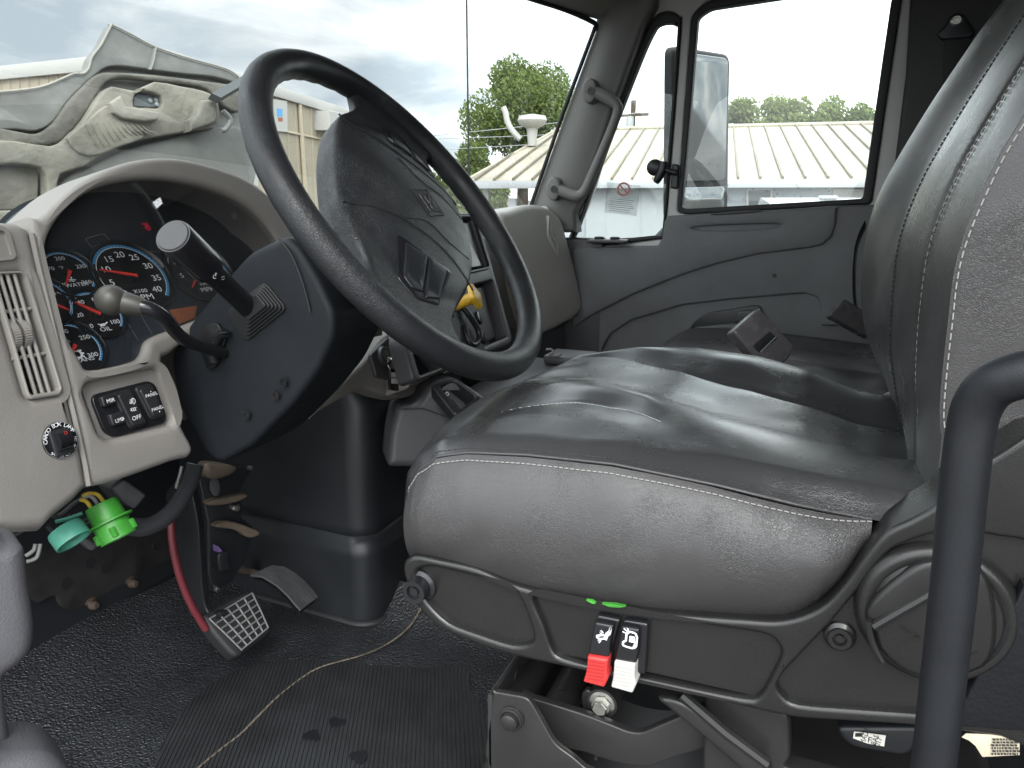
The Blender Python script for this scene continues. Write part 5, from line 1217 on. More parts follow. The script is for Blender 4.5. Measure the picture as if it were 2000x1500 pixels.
for nm, c, r in (('pivot_bolt', (824, 1142), .0115), ('plug', (1640, 1240), .0085)):
    bm = B(); q = sh2.at(*c); hgt = .016 if nm == 'pivot_bolt' else .007
    lathe(bm, sh2.w(*q, 0), sh2.n, [(r*1.35, 0), (r*1.3, .003), (r, .005), (r*.95, hgt), (r*.6, hgt), (r*.55, hgt-.003), (r*.35, hgt-.003), (r*.33, hgt-.001), (0, hgt-.001)], 28); obj(nm, bm, M['shell'] if nm == 'plug' else M['blackg'], sh)
rc = sh2.at(1826, 1192); rr_ = abs(sh2.at(1668, 1192)[0]-rc[0])
bm = B(); lathe(bm, sh2.w(*rc, 0), sh2.n, [(rr_*1.03, 0), (rr_*1.02, .004), (rr_*.99, .008), (rr_*.93, .011), (rr_*.86, .0115), (rr_*.80, .010), (rr_*.76, .012), (0, .014)], 64); rcv = obj('recliner_cover', bm, M['shell'], seat)
rp_ = sh2.off(.013)
bm = B(); slab(bm, rp_, cr(rp_.pts('J', (605, 715), (760, 560), (920, 480), (1160, 520), (1240, 760), (1180, 1000), (860, 1040), (680, 930), (640, 830)), 4), h=.004, depth=.008, bev=.004, pillow=.002, grid=.008, lam=.02); obj('cover_boss', bm, M['shell'], rcv)
bm = B(); tube(bm, [rp_.w(*p, .0055) for p in rp_.pts('J', (640, 790), (760, 720), (900, 640), (960, 600))], .0035, seg=8); tube(bm, [rp_.w(*p, .0055) for p in rp_.pts('J', (612, 760), (625, 840), (650, 905), (680, 960))], .0025, seg=8)
for a_, b_ in (((765, 785), (820, 815)), ((820, 850), (860, 830)), ((835, 815), (868, 850)), ((1100, 935), (1150, 920))): poly(bm, rp_, rp_.pts('J', a_, b_), .0008, .0068)
obj('cover_ridge', bm, M['shell'], rcv)
bm = B(); slab(bm, shP.off(.004), shP.off(.004).pts('J', (1375, 610), (1460, 620), (1460, 1330), (1050, 1300), (1080, 1180), (1230, 900)), h=0, depth=.01, bev=.002); obj('rear_cover', bm, mk('matt_black_cover', (.008, .0085, .010), .6, spec=.2, bump=('grain', 300, .0006)), seat)
# red and white height and lumbar switches
for nm, q, mat, lab in (('height_switch', [(735, 475), (890, 505), (835, 700), (832, 810), (690, 800), (715, 610)], M['redp'], 'seat switch with red paddle and up-down seat symbol'), ('lumbar_switch', [(905, 505), (1068, 530), (1048, 865), (860, 810), (885, 650)], M['whitep'], 'seat switch with white paddle and lumbar symbol')):
    bm = B(); slab(bm, sh2, rnd(sh2.pts('I', *q), .003), h=.008, depth=.008, bev=.002); o = obj(nm, bm, M['blackg'], seat, label=lab)
    red = nm == 'height_switch'
    body = [(742, 490), (862, 512), (838, 640), (832, 715), (700, 695), (712, 625)] if red else [(912, 515), (1025, 535), (1018, 690), (1003, 755), (870, 730), (883, 655)]
    bm = B(); slab(bm, sh2, rnd(sh2.pts('I', *body), .002), h=.016, depth=.010, bev=.002); obj('switch_body', bm, M['blackg'], o)
    bm = B(); pd = [(700, 695), (830, 715), (822, 790), (830, 840), (805, 895), (672, 860), (692, 790)] if red else [(870, 728), (1003, 748), (1000, 830), (1012, 870), (985, 930), (848, 893), (862, 830)]
    slab(bm, sh2, rnd(sh2.pts('I', *pd), .0015), h=.019, depth=.014, bev=.002); pdo = obj('switch_paddle', bm, mat, o)
    bm = B(); x0, y0 = (706, 722) if red else (876, 756)
    for k in range(6):
        poly(bm, sh2, sh2.pts('I', (x0-k*2, y0+k*22), (x0+108-k*2, y0+18+k*22)), .0012, .0196)
    obj('grip_line', bm, mk('grip_shadow_'+nm, (.35, .02, .02) if red else (.40, .39, .36), .5), pdo, fixn=False)
    bm = B(); L_ = lambda wd, *p: poly(bm, sh2, sh2.pts('I', *p), wd, .0166)
    if red:
        L_(.0016, (845, 520), (835, 545), (815, 560), (805, 590), (780, 592), (760, 588), (755, 572), (790, 568), (805, 570)); L_(.0016, (845, 522), (838, 560), (822, 572), (812, 600)); L_(.0014, (782, 540), (780, 570)); L_(.0014, (772, 592), (768, 612)); 
        bm.faces.new([bm.verts.new(sh2.w(*p, .0166)) for p in sh2.pts('I', (772, 556), (800, 556), (786, 535))]); bm.faces.new([bm.verts.new(sh2.w(*p, .0166)) for p in sh2.pts('I', (760, 600), (786, 604), (770, 620))])
    else:
        L_(.0016, (940, 605), (945, 560), (965, 545), (1000, 555), (1012, 580), (1005, 640), (990, 650)); L_(.0016, (940, 605), (925, 608), (920, 630), (940, 640), (985, 652), (1003, 620))
        bm.faces.new([bm.verts.new(sh2.w(*p, .0166)) for p in sh2.pts('I', (965, 572), (998, 578), (995, 618), (960, 610))])
        L_(.0010, (928, 525), (950, 545)); L_(.0010, (950, 522), (958, 540)); L_(.0010, (920, 545), (942, 555))
    obj('switch_symbol', bm, M['white'], o, fixn=False)
bm = B()
for q in (((652, 402), (690, 408), (712, 425), (690, 425)), ((755, 425), (840, 430), (908, 444), (860, 452), (800, 446))):
    slab(bm, shP.off(.004), shP.off(.004).pts('I', *q), h=.002, depth=.004, bev=.0005)
obj('green_sticker_edge', bm, M['green'], seat)
# suspension under the cushion
pA, pB, pC = xpl(-.615), xpl(-.585), xpl(-.60)
bm = B(); slab(bm, pA, cr(pA.pts('I', (38, 1035), (60, 1008), (150, 1022), (250, 1042), (300, 1090), (380, 1230), (450, 1345), (560, 1430), (640, 1500), (700, 1560), (36, 1560)), 3), h=0, depth=.006, bev=.002); br = obj('front_bracket', bm, M['steel'], seat)
bm = B(); q = pA.at(*zz('I', (170, 1168))[0]); lathe(bm, pA.w(*q, 0), pA.n, [(.012, 0), (.012, .003), (.009, .004), (.008, .010), (.004, .012), (0, .012)], 24); obj('pivot_pin', bm, M['steel'], br)
bm = B(); ring(bm, [pA.w(q[0]+.010*math.cos(t), q[1]+.010*math.sin(t), .005) for t in np.linspace(0, 6.283, 20, False)], .0012); obj('retaining_clip', bm, M['rubber'], br)
q0 = pA.hit(*zz('I', (40, 1030))[0]); 
bm = B(); box(bm, (-.40, q0.y+.003, q0.z-.08), (.43, .006, .16), .002); fp = obj('front_plate', bm, M['steel'], seat)
bm = B()
for x in (-.55, -.50, -.42): lathe(bm, (x, q0.y-.0005, q0.z-.02), (0, -1, 0), [(.012, 0), (.012, .0008), (0, .0008)], 20)
obj('plate_hole', bm, M['rubber'], fp)
for qx, r in (((290, 900), .017), ((560, 980), .017)):
    p = U(*zz('I', (qx[0]-120, qx[1]+190))[0], X=-.575); bm = B(); tube(bm, [p, (-.15, p.y, p.z+.0)], r, seg=20, curve=False); obj('cross_tube', bm, M['steel'], seat)
bm = B(); slab(bm, pB, cr(pB.pts('I', (230, 1035), (300, 1050), (600, 1140), (800, 1215), (920, 1262), (1010, 1270), (1100, 1235), (1300, 1150), (1420, 1100), (1560, 1230), (1530, 1330), (1200, 1440), (1060, 1490), (860, 1470), (640, 1400), (440, 1330)), 3), h=0, depth=.008, bev=.002); obj('scissor_arm', bm, M['steel'], seat)
bm = B(); slab(bm, pC.off(.012), rnd(pC.pts('I', (1090, 975), (1290, 1010), (1560, 1215), (1860, 1420), (1860, 1600), (1730, 1510), (1440, 1260)), .012), h=0, depth=.012, bev=.004); sl_ = obj('scissor_arm', bm, M['steel'], seat)
bm = B(); tube(bm, [pC.off(.012).hit(*q) for q in zz('I', (1270, 1020), (1560, 1270), (1830, 1470))], .005, seg=8, curve=False); obj('arm_flange', bm, M['steel'], sl_)
bm = B(); slab(bm, pC.off(.0), rnd(pC.pts('J', (-180, 1000), (235, 1240), (235, 1460), (200, 1500), (560, 1600), (-200, 1600)), .01), h=0, depth=.02, bev=.004); obj('base_plate', bm, M['steel'], seat)
bm = B(); p = U(*zz('I', (1000, 1120))[0], X=-.40); lathe(bm, (p.x, p.y-.02, p.z-.20), (0, 0, 1), [(.08, 0), (.09, .05), (.085, .10), (.09, .15), (.085, .2), (.075, .26), (0, .26)], 32); obj('air_spring', bm, M['rubber'], seat)
p = U(*zz('I', (752, 1080))[0], X=-.57)
bm = B(); lathe(bm, p, (-1, 0, 0), [(0, -.03), (.013, -.03), (.013, .0), (.009, .001), (.009, .002)], 24)
tube(bm, [p+V((0, 0, .0)), p+V((.09, -.0, .0))], .015, seg=18, curve=False); db = obj('damper_mount', bm, M['steel'], seat)
bm = B(); lathe(bm, p+V((-.002, 0, 0)), (-1, 0, 0), [(.0100, 0), (.0100, .0015), (.0078, .0016), (.0078, .007), (.0068, .008), (0, .008)], 6); obj('hex_bolt', bm, M['zinc'], db, sharp=20)
bm = B(); lathe(bm, p+V((.004, 0, 0)), (-1, 0, 0), [(.0125, 0), (.0125, .0045), (.010, .005), (0, .005)], 24); obj('washer', bm, M['zinc'], db)
bm = B(); tube(bm, [p+V((.02, 0, 0)), p+V((.02, .01, -.08))], .003, curve=False); slab(bm, pB.off(-.02), rnd(pB.off(-.02).pts('I', (615, 1020), (650, 985), (690, 1010), (720, 1060), (720, 1110), (625, 1130)), .004), h=0, depth=.006, bev=.002); obj('damper_bracket', bm, M['steel'], seat)
bm = B(); box(bm, (-.40, .05, .06), (.46, .56, .10), .02); obj('seat_riser', bm, M['steel'], seat)
pT = xpl(-.56)
bm = B(); slab(bm, pT, rnd(pT.pts('J', (440, 1300), (900, 1300), (820, 1450), (520, 1400)), .01), h=0, depth=.1, bev=.004); obj('rear_crossmember', bm, M['dark'], seat)
bm = B(); pS = xpl(-.562); slab(bm, pS, pS.pts('J', (545, 1322), (700, 1342), (692, 1395), (610, 1380), (540, 1355)), h=0, depth=.0006, bev=0); lb_ = obj('rating_label', bm, M['paper'], seat, label='white rating label with a few black letters')
bm = B(); 
for s, q, sz in (('MADE', (598, 1345), .006), ('F', (622, 1363), .008), ('BAS', (648, 1362), .006), ('017', (665, 1372), .006)): text(bm, pS, s, pS.at(*zz('J', q)[0]), sz, .0004, ang=R(80) if len(s) > 1 else 0)
for k in range(5): line(bm, pS, pS.at(*zz('J', (556+k*7, 1328))[0]), pS.at(*zz('J', (553+k*7, 1346))[0]), .0012, .0004)
obj('label_print', bm, M['ink'], lb_, fixn=False)

# cream paper tag sewn under the seat behind the grab bar
tg = xpl(-.64)
bm = B(); pts = zz('J', (1065, 1325), (1085, 1308), (1200, 1312), (1345, 1330), (1345, 1410), (1165, 1420), (1130, 1365), (1100, 1340))
slab(bm, tg, tg.pts('P', *pts), h=.006, depth=.0008, bev=.0002)
pt = tag(obj('paper_tag', bm, M['cream_paper']), 'crumpled cream paper tag with rows of print below the seat behind the grab bar', 'tag')
bm = B(); rg = random.Random(9)
for k in range(6):
    y = 1328+k*14; x = 1205+rg.randrange(10)
    while x < 1335:
        w_ = rg.randrange(6, 18); poly(bm, tg, tg.pts('J', (x, y), (x+w_, y+2)), .0016, .0072); x += w_+5
obj('tag_print', bm, M['ink'], pt, fixn=False)

# ------------------------------------------------------------------ passenger seat, belts, entry grab bar
ps_ = thing('passenger_seat', 'black vinyl passenger bench seat with pleated cushion beside the door', 'bench seat', (.45, 0, 0))
bm = B(); rows = []
prof = [(.36, .30), (.38, .36), (.37, .395), (.345, .412), (.31, .422), (.20, .426), (.05, .420), (-.10, .408), (-.26, .40), (-.30, .38)]
pf = cr([(a, b) for a, b in prof], 5, False)
for x in np.linspace(-.05, .88, 90):
    e = min(1, (x+.05)/.05)*min(1, (.88-x)/.06); e = math.sin(e*math.pi/2)
    pl_ = abs(math.sin((x-.03)*math.pi/.155))**.5
    rows.append([V((x, p.x+(e-1)*.02, p.y+(e-1)*.05+(.006*pl_-.006)*e+.002*noise.noise(V((x*12, p.x*9, 2))))) for p in pf])
gridm(bm, rows); obj('seat_cushion', bm, M['vinyl'], ps_, sharp=80)
bm = B(); rows = []
bpf = cr([(-.18, .42), (-.15, .46), (-.145, .55), (-.165, .7), (-.20, .9), (-.24, 1.06), (-.28, 1.11), (-.34, 1.10)], 5, False)
for x in np.linspace(-.05, .86, 50):
    e = math.sin(min(1, (x+.05)/.06)*min(1, (.86-x)/.08)*math.pi/2); rows.append([V((x, p.x-.05*(1-e)+.004*abs(math.sin((x-.03)*math.pi/.155))**.5, p.y-.05*(1-e)*max(0, p.y-.9)/.2)) for p in bpf])
gridm(bm, rows); obj('backrest', bm, M['vinyl'], ps_, sharp=80)
bm = B(); box(bm, (.42, .04, .2), (.86, .62, .28), .02); obj('seat_box', bm, M['darkgrey'], ps_)
M['buckle'] = mk('buckle_plastic', (.075, .070, .073), .25, var=(40, .15, .08))
def buckle(name, label, px, rot, scale, X_, strap=None):
    t = thing(name, label, 'seat belt buckle', U(*px[0], X=X_), 'seat belt buckles')
    pl = Pl(U(*px[0], X=X_), rot)
    bm = B(); slab(bm, pl, rnd([pl.at(*q) for q in px], .005), h=.010, depth=.022, bev=.004, seg=4); obj('buckle_body', bm, M['buckle'], t); return t, pl
t_, pl = buckle('belt_buckle', 'black seat belt buckle with press button standing between the seats', [(1426, 650), (1477, 604), (1545, 678), (1536, 700), (1500, 735), (1468, 700)], (-.75, -.55, .35), 1, -.05)
pl2 = pl.off(.012); bm = B(); slab(bm, pl2, rnd(pl2.pts('K', (1122, 895), (1225, 810), (1268, 850), (1165, 935)), .003), h=0, depth=.004, bev=.001); obj('press_button', bm, M['dark'], t_)
bm = B(); poly(bm, pl2, pl2.pts('K', (1165, 932), (1258, 842)), .0008, .0006); obj('button_edge', bm, M['grey_print'], t_, fixn=False)
bm = B(); tube(bm, [pl.hit(1510, 705), pl.hit(1530, 760)+V((0, 0, -.02))], .014, curve=False, flat=.3); obj('buckle_stem', bm, M['dark'], t_)
t_, pl = buckle('belt_buckle', 'dark seat belt buckle hanging on a strap by the door behind the driver backrest', [(1617, 618), (1645, 584), (1720, 630), (1720, 656), (1692, 660)], (-.8, -.4, .3), 1, .55)
bm = B(); tube(bm, [pl.hit(*q)+V((.01, 0, 0)) for q in ((1690, 625), (1672, 600), (1668, 540), (1674, 480), (1690, 440))], .020, curve=True, flat=.12, up=(0, 1, 0)); obj('belt_webbing', bm, M['dark'], t_)
t_, pl = buckle('belt_buckle', 'small dark belt latch wedged between driver cushion and backrest', [(1732, 774), (1742, 762), (1768, 790), (1760, 800)], (-.8, -.4, .3), 1, -.10)
bl_ = thing('shoulder_belt', 'dark shoulder belt hanging from a bolted guide on the cab side', 'seat belt', (XD-.03, -.2, 1.1))
sb = sp.off(.004)
bm = B(); slab(bm, sb, rnd(sb.pts('F', (1470, 205), (1520, 165), (1560, 95), (1600, 78), (1640, 95), (1700, 195), (1690, 230), (1500, 245)), .01), h=.01, depth=.014, bev=.004); gd = obj('belt_guide', bm, M['dark'], bl_)
bm = B(); q = sb.at(*zz('F', (1590, 128))[0]); lathe(bm, sb.w(*q, .008), sb.n, [(.012, 0), (.012, .004), (.009, .007), (.006, .007), (.005, .005), (0, .005)], 20); obj('anchor_bolt', bm, M['zinc'], gd)
bm = B(); slab(bm, sb, sb.pts('F', (1520, 215), (1670, 205), (1680, 700), (1500, 700)), h=.006, depth=.003, bev=.001); obj('belt_webbing', bm, M['rubber'], bl_)

gb = thing('entry_grab_bar', 'black bent tube grab bar standing in the driver door opening', 'grab bar', (-.82, 0, .4))
GX = -.78
bm = B(); tube(bm, [U(x, y, X=GX) for x, y in ((1795, 1700), (1822, 1500), (1836, 1380), (1862, 1150), (1885, 920), (1898, 830))]+[U(1910, 790, X=GX-.001), U(1935, 757, X=GX-.004), U(1975, 738, X=GX-.008), U(2060, 722, X=GX-.012), U(2300, 690, X=GX-.015)], .0110, seg=24, res=6); obj('bar', bm, mk('bar_coating', (.012, .013, .0155), .45, spec=.3, bump=('grain', 1500, .0002), var=(30, .1, .06)), gb)

# ------------------------------------------------------------------ floor, toe board, engine cover, shift console
bm = B(); box(bm, (0, .35, -.03), (1.9, 2.3, .05), .004); struct(obj('cab_floor', bm, M['dark']))
fm = thing('floor_mat', 'textured black rubber floor mat with ribbed heel pad and frayed tan edge', 'floor mat', (-.4, .7, 0))
def floor_z(x, y):
    t = max(0, y-.92); z = .36*t*t/(t+.10) if t > 0 else 0
    z += .05*max(0, min(1, (-.16-x)/-.10))**2 if x > -.22 else 0
    return z+.003*noise.noise(V((x*7, y*7, 0)))
rows = []
for x in np.linspace(-.93, -.06, 60):
    ymax = 1.13+(.02*math.sin(x*9))
    rows.append([V((x, y, floor_z(x, y))) for y in np.linspace(.0, ymax, 60)])
bm = B(); gridm(bm, rows); obj('mat_sheet', bm, M['mat'], fm, sharp=80)
# ribbed heel pad: real ribs
fl = Pl((0, 0, .004), (0, 0, 1), (0, 1, 0))
rib_o = cr([fl.at(*q) for q in ((300, 1500), (345, 1400), (420, 1330), (520, 1292), (640, 1290), (800, 1305), (905, 1300), (920, 1350), (955, 1400), (955, 1600), (300, 1600))], 4)
bm = B(); slab(bm, fl, rib_o, h=0, depth=.004, bev=.001); rb = obj('heel_pad', bm, M['ribbed'], fm)
bm = B(); P_ = clean(rib_o); e = V(fl.at(600, 1300))-V(fl.at(600, 1500)); dirr = V(fl.at(640, 1310))-V(fl.at(600, 1480)); dirr.normalize(); nn = V((-dirr.y, dirr.x))
us_ = [p.dot(nn) for p in P_]; k = min(us_)+.004
while k < max(us_)-.002:
    hits = []
    for a, b in zip(P_, P_[1:]+P_[:1]):
        da, db = a.dot(nn)-k, b.dot(nn)-k
        if da*db < 0: q = a.lerp(b, da/(da-db)); hits.append(q.dot(dirr))
    hits.sort()
    for s, t in zip(hits[::2], hits[1::2]):
        p, q = nn*k+dirr*(s+.004), nn*k+dirr*(t-.004)
        w_ = nn*.0013
        lo = [bm.verts.new(fl.w(*x, -.0005)) for x in (p-w_, q-w_, q+w_, p+w_)]; hi_ = [bm.verts.new(fl.w(*x, .0018)) for x in (p-w_*.5, q-w_*.5, q+w_*.5, p+w_*.5)]
        bm.faces.new(hi_)
        for i in range(4): bm.faces.new((lo[i], lo[(i+1) % 4], hi_[(i+1) % 4], hi_[i]))
    k += .0062
obj('pad_ribs', bm, M['ribbed'], rb, sharp=20)
bm = B(); P_ = [U(x, y, Z=.006) for x, y in ((385, 1500), (430, 1462), (470, 1432), (510, 1392), (545, 1357), (590, 1322), (625, 1303), (665, 1292), (700, 1283), (740, 1267), (775, 1245), (805, 1222), (830, 1200))]
tube(bm, [V((p.x, p.y, floor_z(p.x, p.y)+.006)) for p in P_], .0019, seg=6, res=6, flat=.3); obj('frayed_edge', bm, M['worn'], fm)
for q in ((658, 1412), (610, 1440), (700, 1480)):
    bm = B(); c = fl.at(*q); slab(bm, fl, cr([(c[0]+.010*math.cos(t)*(1+.4*math.sin(3*t+q[0])), c[1]+.013*math.sin(t)) for t in np.linspace(0, 6.283, 12, False)], 2), h=.0028, depth=.001, bev=0); obj('wet_mark', bm, M['blackg'], rb)
# toe board with rusty studs behind the mat
tbd = thing('toe_board', 'dark steel toe board under the dash with rusty bolts', 'toe board', (-.4, 1.15, .1))
bm = B(); rows = [[V((x, y, z)) for y, z in ((1.10, -.02), (1.145, .10), (1.16, .3), (1.14, .45), (1.0, .60))] for x in np.linspace(-.95, .95, 8)]
gridm(bm, rows); obj('toe_panel', bm, M['dark'], tbd)
tp = Pl((0, 1.150, .15), (0, -1, .15))
for q in zz('C', (583, 668), (405, 765)):
    bm = B(); c = tp.at(*q); lathe(bm, tp.w(*c, 0), tp.n, [(.014, 0), (.013, .004), (.008, .005), (.0075, .015), (.005, .018), (0, .018)], 14); obj('rusty_bolt', bm, M['rust'], tbd)
bm = B(); slab(bm, tp, cr(tp.pts('C', (240, 720), (270, 770), (330, 795), (400, 798), (440, 785), (560, 715), (740, 615), (790, 600), (800, 400), (150, 430), (140, 740)), 3), h=.004, depth=.006, bev=.001); obj('toe_plate', bm, mk('rust_stained_steel', (.020, .018, .018), .55, var=(14, .5, .1)), tbd)
for q in ((293, 668), (400, 575), (470, 600), (700, 500), (620, 505)):
    bm = B(); c = tp.at(*zz('C', q)[0]); lathe(bm, tp.w(*c, .004), tp.n, [(.010, 0), (.010, .001), (.006, .001), (0, .0005)], 16); obj('punched_hole', bm, M['rubber'], tbd)

ec = thing('engine_cover', 'tall black moulded engine cover right of the pedals', 'engine cover', (-.1, .8, 0))
def ec_ring(z):
    s = 1.0-.05*max(0, z); c0 = V((-.150, .705))
    st = .006 if z < .165 else 0
    r = .045
    pts = []
    for k in range(9):
        a = R(180+90*k/8); pts.append(V((c0.x-st+r+r*math.cos(a), c0.y-st+r+r*math.sin(a))))
    return [V((c0.x-st+.03, 1.25, z))]+[V((p.x, p.y, z)) for p in pts]+[V((.22, c0.y-st, z)), V((.24, c0.y-st+.03, z))]
rows = []
for z in (-.005, .02, .08, .13, .145, .152, .160, .166, .172, .185, .28, .40, .46, .50):
    r = ec_ring(z)
    g = .0 if not .146 < z < .168 else -.004
    lean = max(0, z-.42)*.8
    rows.append([V((p.x+.02*z-g, p.y+.16*z*0+g*-1+lean, z)) for p in r])
bm = B(); gridm(bm, rows); obj('cover_shell', bm, M['dark'], ec, sharp=50)
bm = B(); tube(bm, [V((p.x-.002, p.y-.004, .004)) for p in ec_ring(0.0)], .006, seg=8, curve=False); obj('base_seal', bm, M['rubber'], ec)

sc_ = thing('shift_console', 'dark grey gear selector console between seat and centre stack', 'console', (-.1, .56, .35))
scP = Pl((-.16, .60, .40), (-.80, -.58, .15))
bm = B(); slab(bm, scP, rnd(scP.pts('M', (355, 1500), (400, 1320), (520, 1310), (600, 1190), (640, 1160), (760, 1140), (1000, 1300), (1000, 1700), (340, 1700)), [.01, .02, .02, .03, .02, .03, .01, .01, .01]), h=0, depth=.22, bev=.012, seg=5); obj('console_body', bm, M['darkgrey'], sc_)
bm = B(); slab(bm, scP.off(.004), scP.off(.004).pts('M', (420, 1335), (560, 1330), (760, 1400), (760, 1405), (560, 1336), (420, 1342)), h=0, depth=.003, bev=0); obj('console_seam', bm, M['dark'], sc_)
csT = Pl(U(755/3.19+650, 1250/3.19+380, X=-.13), (-.45, -.35, .82), (0, 1, 0))
bm = B(); slab(bm, csT, rnd(csT.pts('M', (600, 1200), (755, 1145), (925, 1270), (760, 1400)), .012), [rnd(csT.pts('M', (660, 1205), (755, 1170), (890, 1275), (790, 1350)), .008)], h=.006, depth=.02, bev=.004, seg=4, back=False); sb2 = obj('selector_bezel', bm, M['black'], sc_)
bm = B(); slab(bm, csT, csT.pts('M', (640, 1200), (755, 1158), (905, 1275), (780, 1375)), h=-.006, depth=.01, bev=0); obj('selector_pad', bm, M['blackg'], sc_)
bm = B(); slab(bm, csT, rnd(csT.pts('M', (690, 1222), (720, 1210), (835, 1305), (800, 1330)), .004), h=-.002, depth=.006, bev=.001); obj('selector_display', bm, M['darkgrey'], sc_)
bm = B(); text(bm, csT, 'D', csT.at(*zz('M', (712, 1240))[0]), .010, -.0014, ang=R(-100)); obj('selector_letter', bm, M['white'], sc_, fixn=False)
# cup tray and small items behind the wheel bottom
tr_ = thing('console_tray', 'grey tray of the console seen below the wheel rim by the centre stack', 'tray', (.1, .55, .43))
bm = B(); box(bm, (.12, .50, .41), (.34, .16, .03), .01); box(bm, (.26, .47, .435), (.08, .10, .02), .008); obj('tray_body', bm, M['darkgrey'], tr_)
bm = B(); tube(bm, [U(x, y, X=.22) for x, y in zz('M', (1330, 965), (1360, 965), (1375, 985), (1350, 1000), (1400, 1005), (1425, 990))], .0025); obj('tray_clip', bm, M['trim'], tr_)

# ------------------------------------------------------------------ pedals and wiring under the dash
bpd = thing('brake_pedal', 'brake pedal with grid patterned pad on a long black arm', 'pedal', (-.33, .80, .1))
pd = Pl((-.34, .83, .10), (-.10, -.80, .60))
pq = pd.pts('G', (262, 1195), (330, 1135), (560, 1015), (640, 1110), (700, 1250), (690, 1290), (560, 1390), (490, 1440), (420, 1400))
bm = B(); slab(bm, pd, cr(pq, 4), h=0, depth=.022, bev=.007, seg=4, pillow=.002, grid=.01, lam=.03); pad_ = obj('pedal_pad', bm, M['rubber'], bpd)
M['worn_rubber'] = mk('worn_rubber_edge', (.15, .15, .15), .42, var=(40, .25, .1))
bm = B()
A0, A1, A2, A3 = [V(p) for p in pd.pts('G', (285, 1200), (575, 1025), (680, 1255), (500, 1405))]
def qp(s, t): return (A0*(1-s)+A1*s)*(1-t)+(A3*(1-s)+A2*s)*t
for i in range(7):
    t = i/6; p, q = qp(0.0+.02, t*.98+.01), qp(.98, t*.98+.01)
    tube(bm, [pd.w(*p, .0020), pd.w(*qp(.5, t*.98+.01), .0030), pd.w(*q, .0020)], .0014, seg=6)
for i in range(6):
    s = i/5; tube(bm, [pd.w(*qp(s*.96+.02, 0.0), .0020), pd.w(*qp(s*.96+.02, .5), .0030), pd.w(*qp(s*.96+.02, 1.0), .0020)], .0014, seg=6)
obj('pad_grid', bm, M['worn_rubber'], pad_)
bm = B(); ap = xpl(-.36); slab(bm, ap.off(.015), cr(ap.pts('G', (60, 350), (200, 230), (230, 350), (270, 560), (285, 800), (300, 1000), (330, 1120), (420, 1130), (360, 1190), (250, 1160), (160, 1000), (100, 700), (80, 500)), 3), h=0, depth=.012, bev=.003); obj('pedal_arm', bm, M['blackg'], bpd)
apd = thing('accelerator_pedal', 'curved ribbed accelerator pedal beside the engine cover', 'pedal', (-.24, .9, .15))
rows = []
L0_, R0_ = zz('G', (560, 920), (640, 930), (730, 985), (800, 1050), (850, 1110), (885, 1148)), zz('G', (700, 855), (780, 865), (850, 905), (915, 960), (960, 1010), (1000, 1062))
for i, (a, b) in enumerate(zip(L0_, R0_)):
    yy = .80-.010*i
    rows.append((U(*a, Y=yy), U(*b, Y=yy+.02)))
bm = B()
NS = 7
for i in range(NS):
    s0_, s1_ = i/NS+.012, (i+1)/NS-.012
    P = [[a.lerp(b, s0_) for a, b in rows], [a.lerp(b, s1_) for a, b in rows]]
    up_v = V((0, -.5, .8)).normalized()
    top_ = [[p+up_v*.004 for p in r] for r in P]
    gridm(bm, [P[0], top_[0], top_[1], P[1]])
obj('pedal_rib', bm, mk('pedal_worn', (.075, .075, .078), .4, var=(30, .25)), apd)
bm = B(); gridm(bm, [[a for a, b in rows], [b for a, b in rows]]); gridm(bm, [[a-V((0, -.003, .006)) for a, b in rows], [b-V((0, -.003, .006)) for a, b in rows]]); pp_ = obj('pedal_plate', bm, M['rubber'], apd)
bm = B(); slab(bm, tp.off(.18), cr(tp.off(.18).pts('G', (470, 850), (515, 825), (540, 860), (625, 880), (590, 908), (520, 890)), 3), h=0, depth=.02, bev=.004); obj('pedal_pivot', bm, M['brown'], apd)

pb_ = thing('pedal_bracket', 'black pedal box bracket with brown worn edges under the column', 'bracket', (-.36, .95, .3))
kp1 = Pl((-.33, .95, .25), (-.35, -.93, .1))
def kslab(nm, k, pts, mat, h=0, d=.02, par=pb_, sm=3, bev=.003, pl=kp1, label=None):
    bm = B(); q = pl.pts(k, *pts); slab(bm, pl, cr(q, sm) if sm else q, h=h, depth=d, bev=bev); return obj(nm, bm, mat, par, label=label)
kslab('bracket_plate', 'G', [(210, 200), (330, 250), (540, 190), (565, 240), (480, 390), (510, 440), (510, 540), (595, 610), (560, 730), (525, 830), (440, 960), (320, 1020), (290, 900), (285, 560)], M['dark'], sm=0)
kslab('lower_column_tube', 'G', [(215, 210), (250, 165), (420, 190), (400, 240), (290, 275), (235, 260)], M['brown'], h=.03, d=.03, bev=.008)
kslab('worn_flange', 'G', [(265, 420), (420, 385), (505, 375), (495, 400), (400, 435), (270, 448)], M['brown'], h=.02, d=.02)
kslab('worn_flange', 'G', [(295, 582), (345, 548), (450, 560), (585, 618), (510, 652), (420, 600)], M['brown'], h=.025, d=.02)
kslab('brake_switch', 'G', [(300, 755), (360, 735), (372, 800), (380, 850), (320, 865), (303, 830)], M['dark'], h=.03, d=.03)
kslab('switch_plug', 'G', [(300, 700), (320, 715), (335, 735), (305, 742)], M['purple'], h=.03, d=.02, sm=0)
bm = B(); q = kp1.at(*zz('G', (315, 330))[0]); slab(bm, kp1, [(q[0]+.008*math.cos(t), q[1]+.016*math.sin(t)) for t in np.linspace(0, 6.283, 20, False)], h=.012, depth=.006, bev=.001); obj('light_gap', bm, M['kick'], pb_)
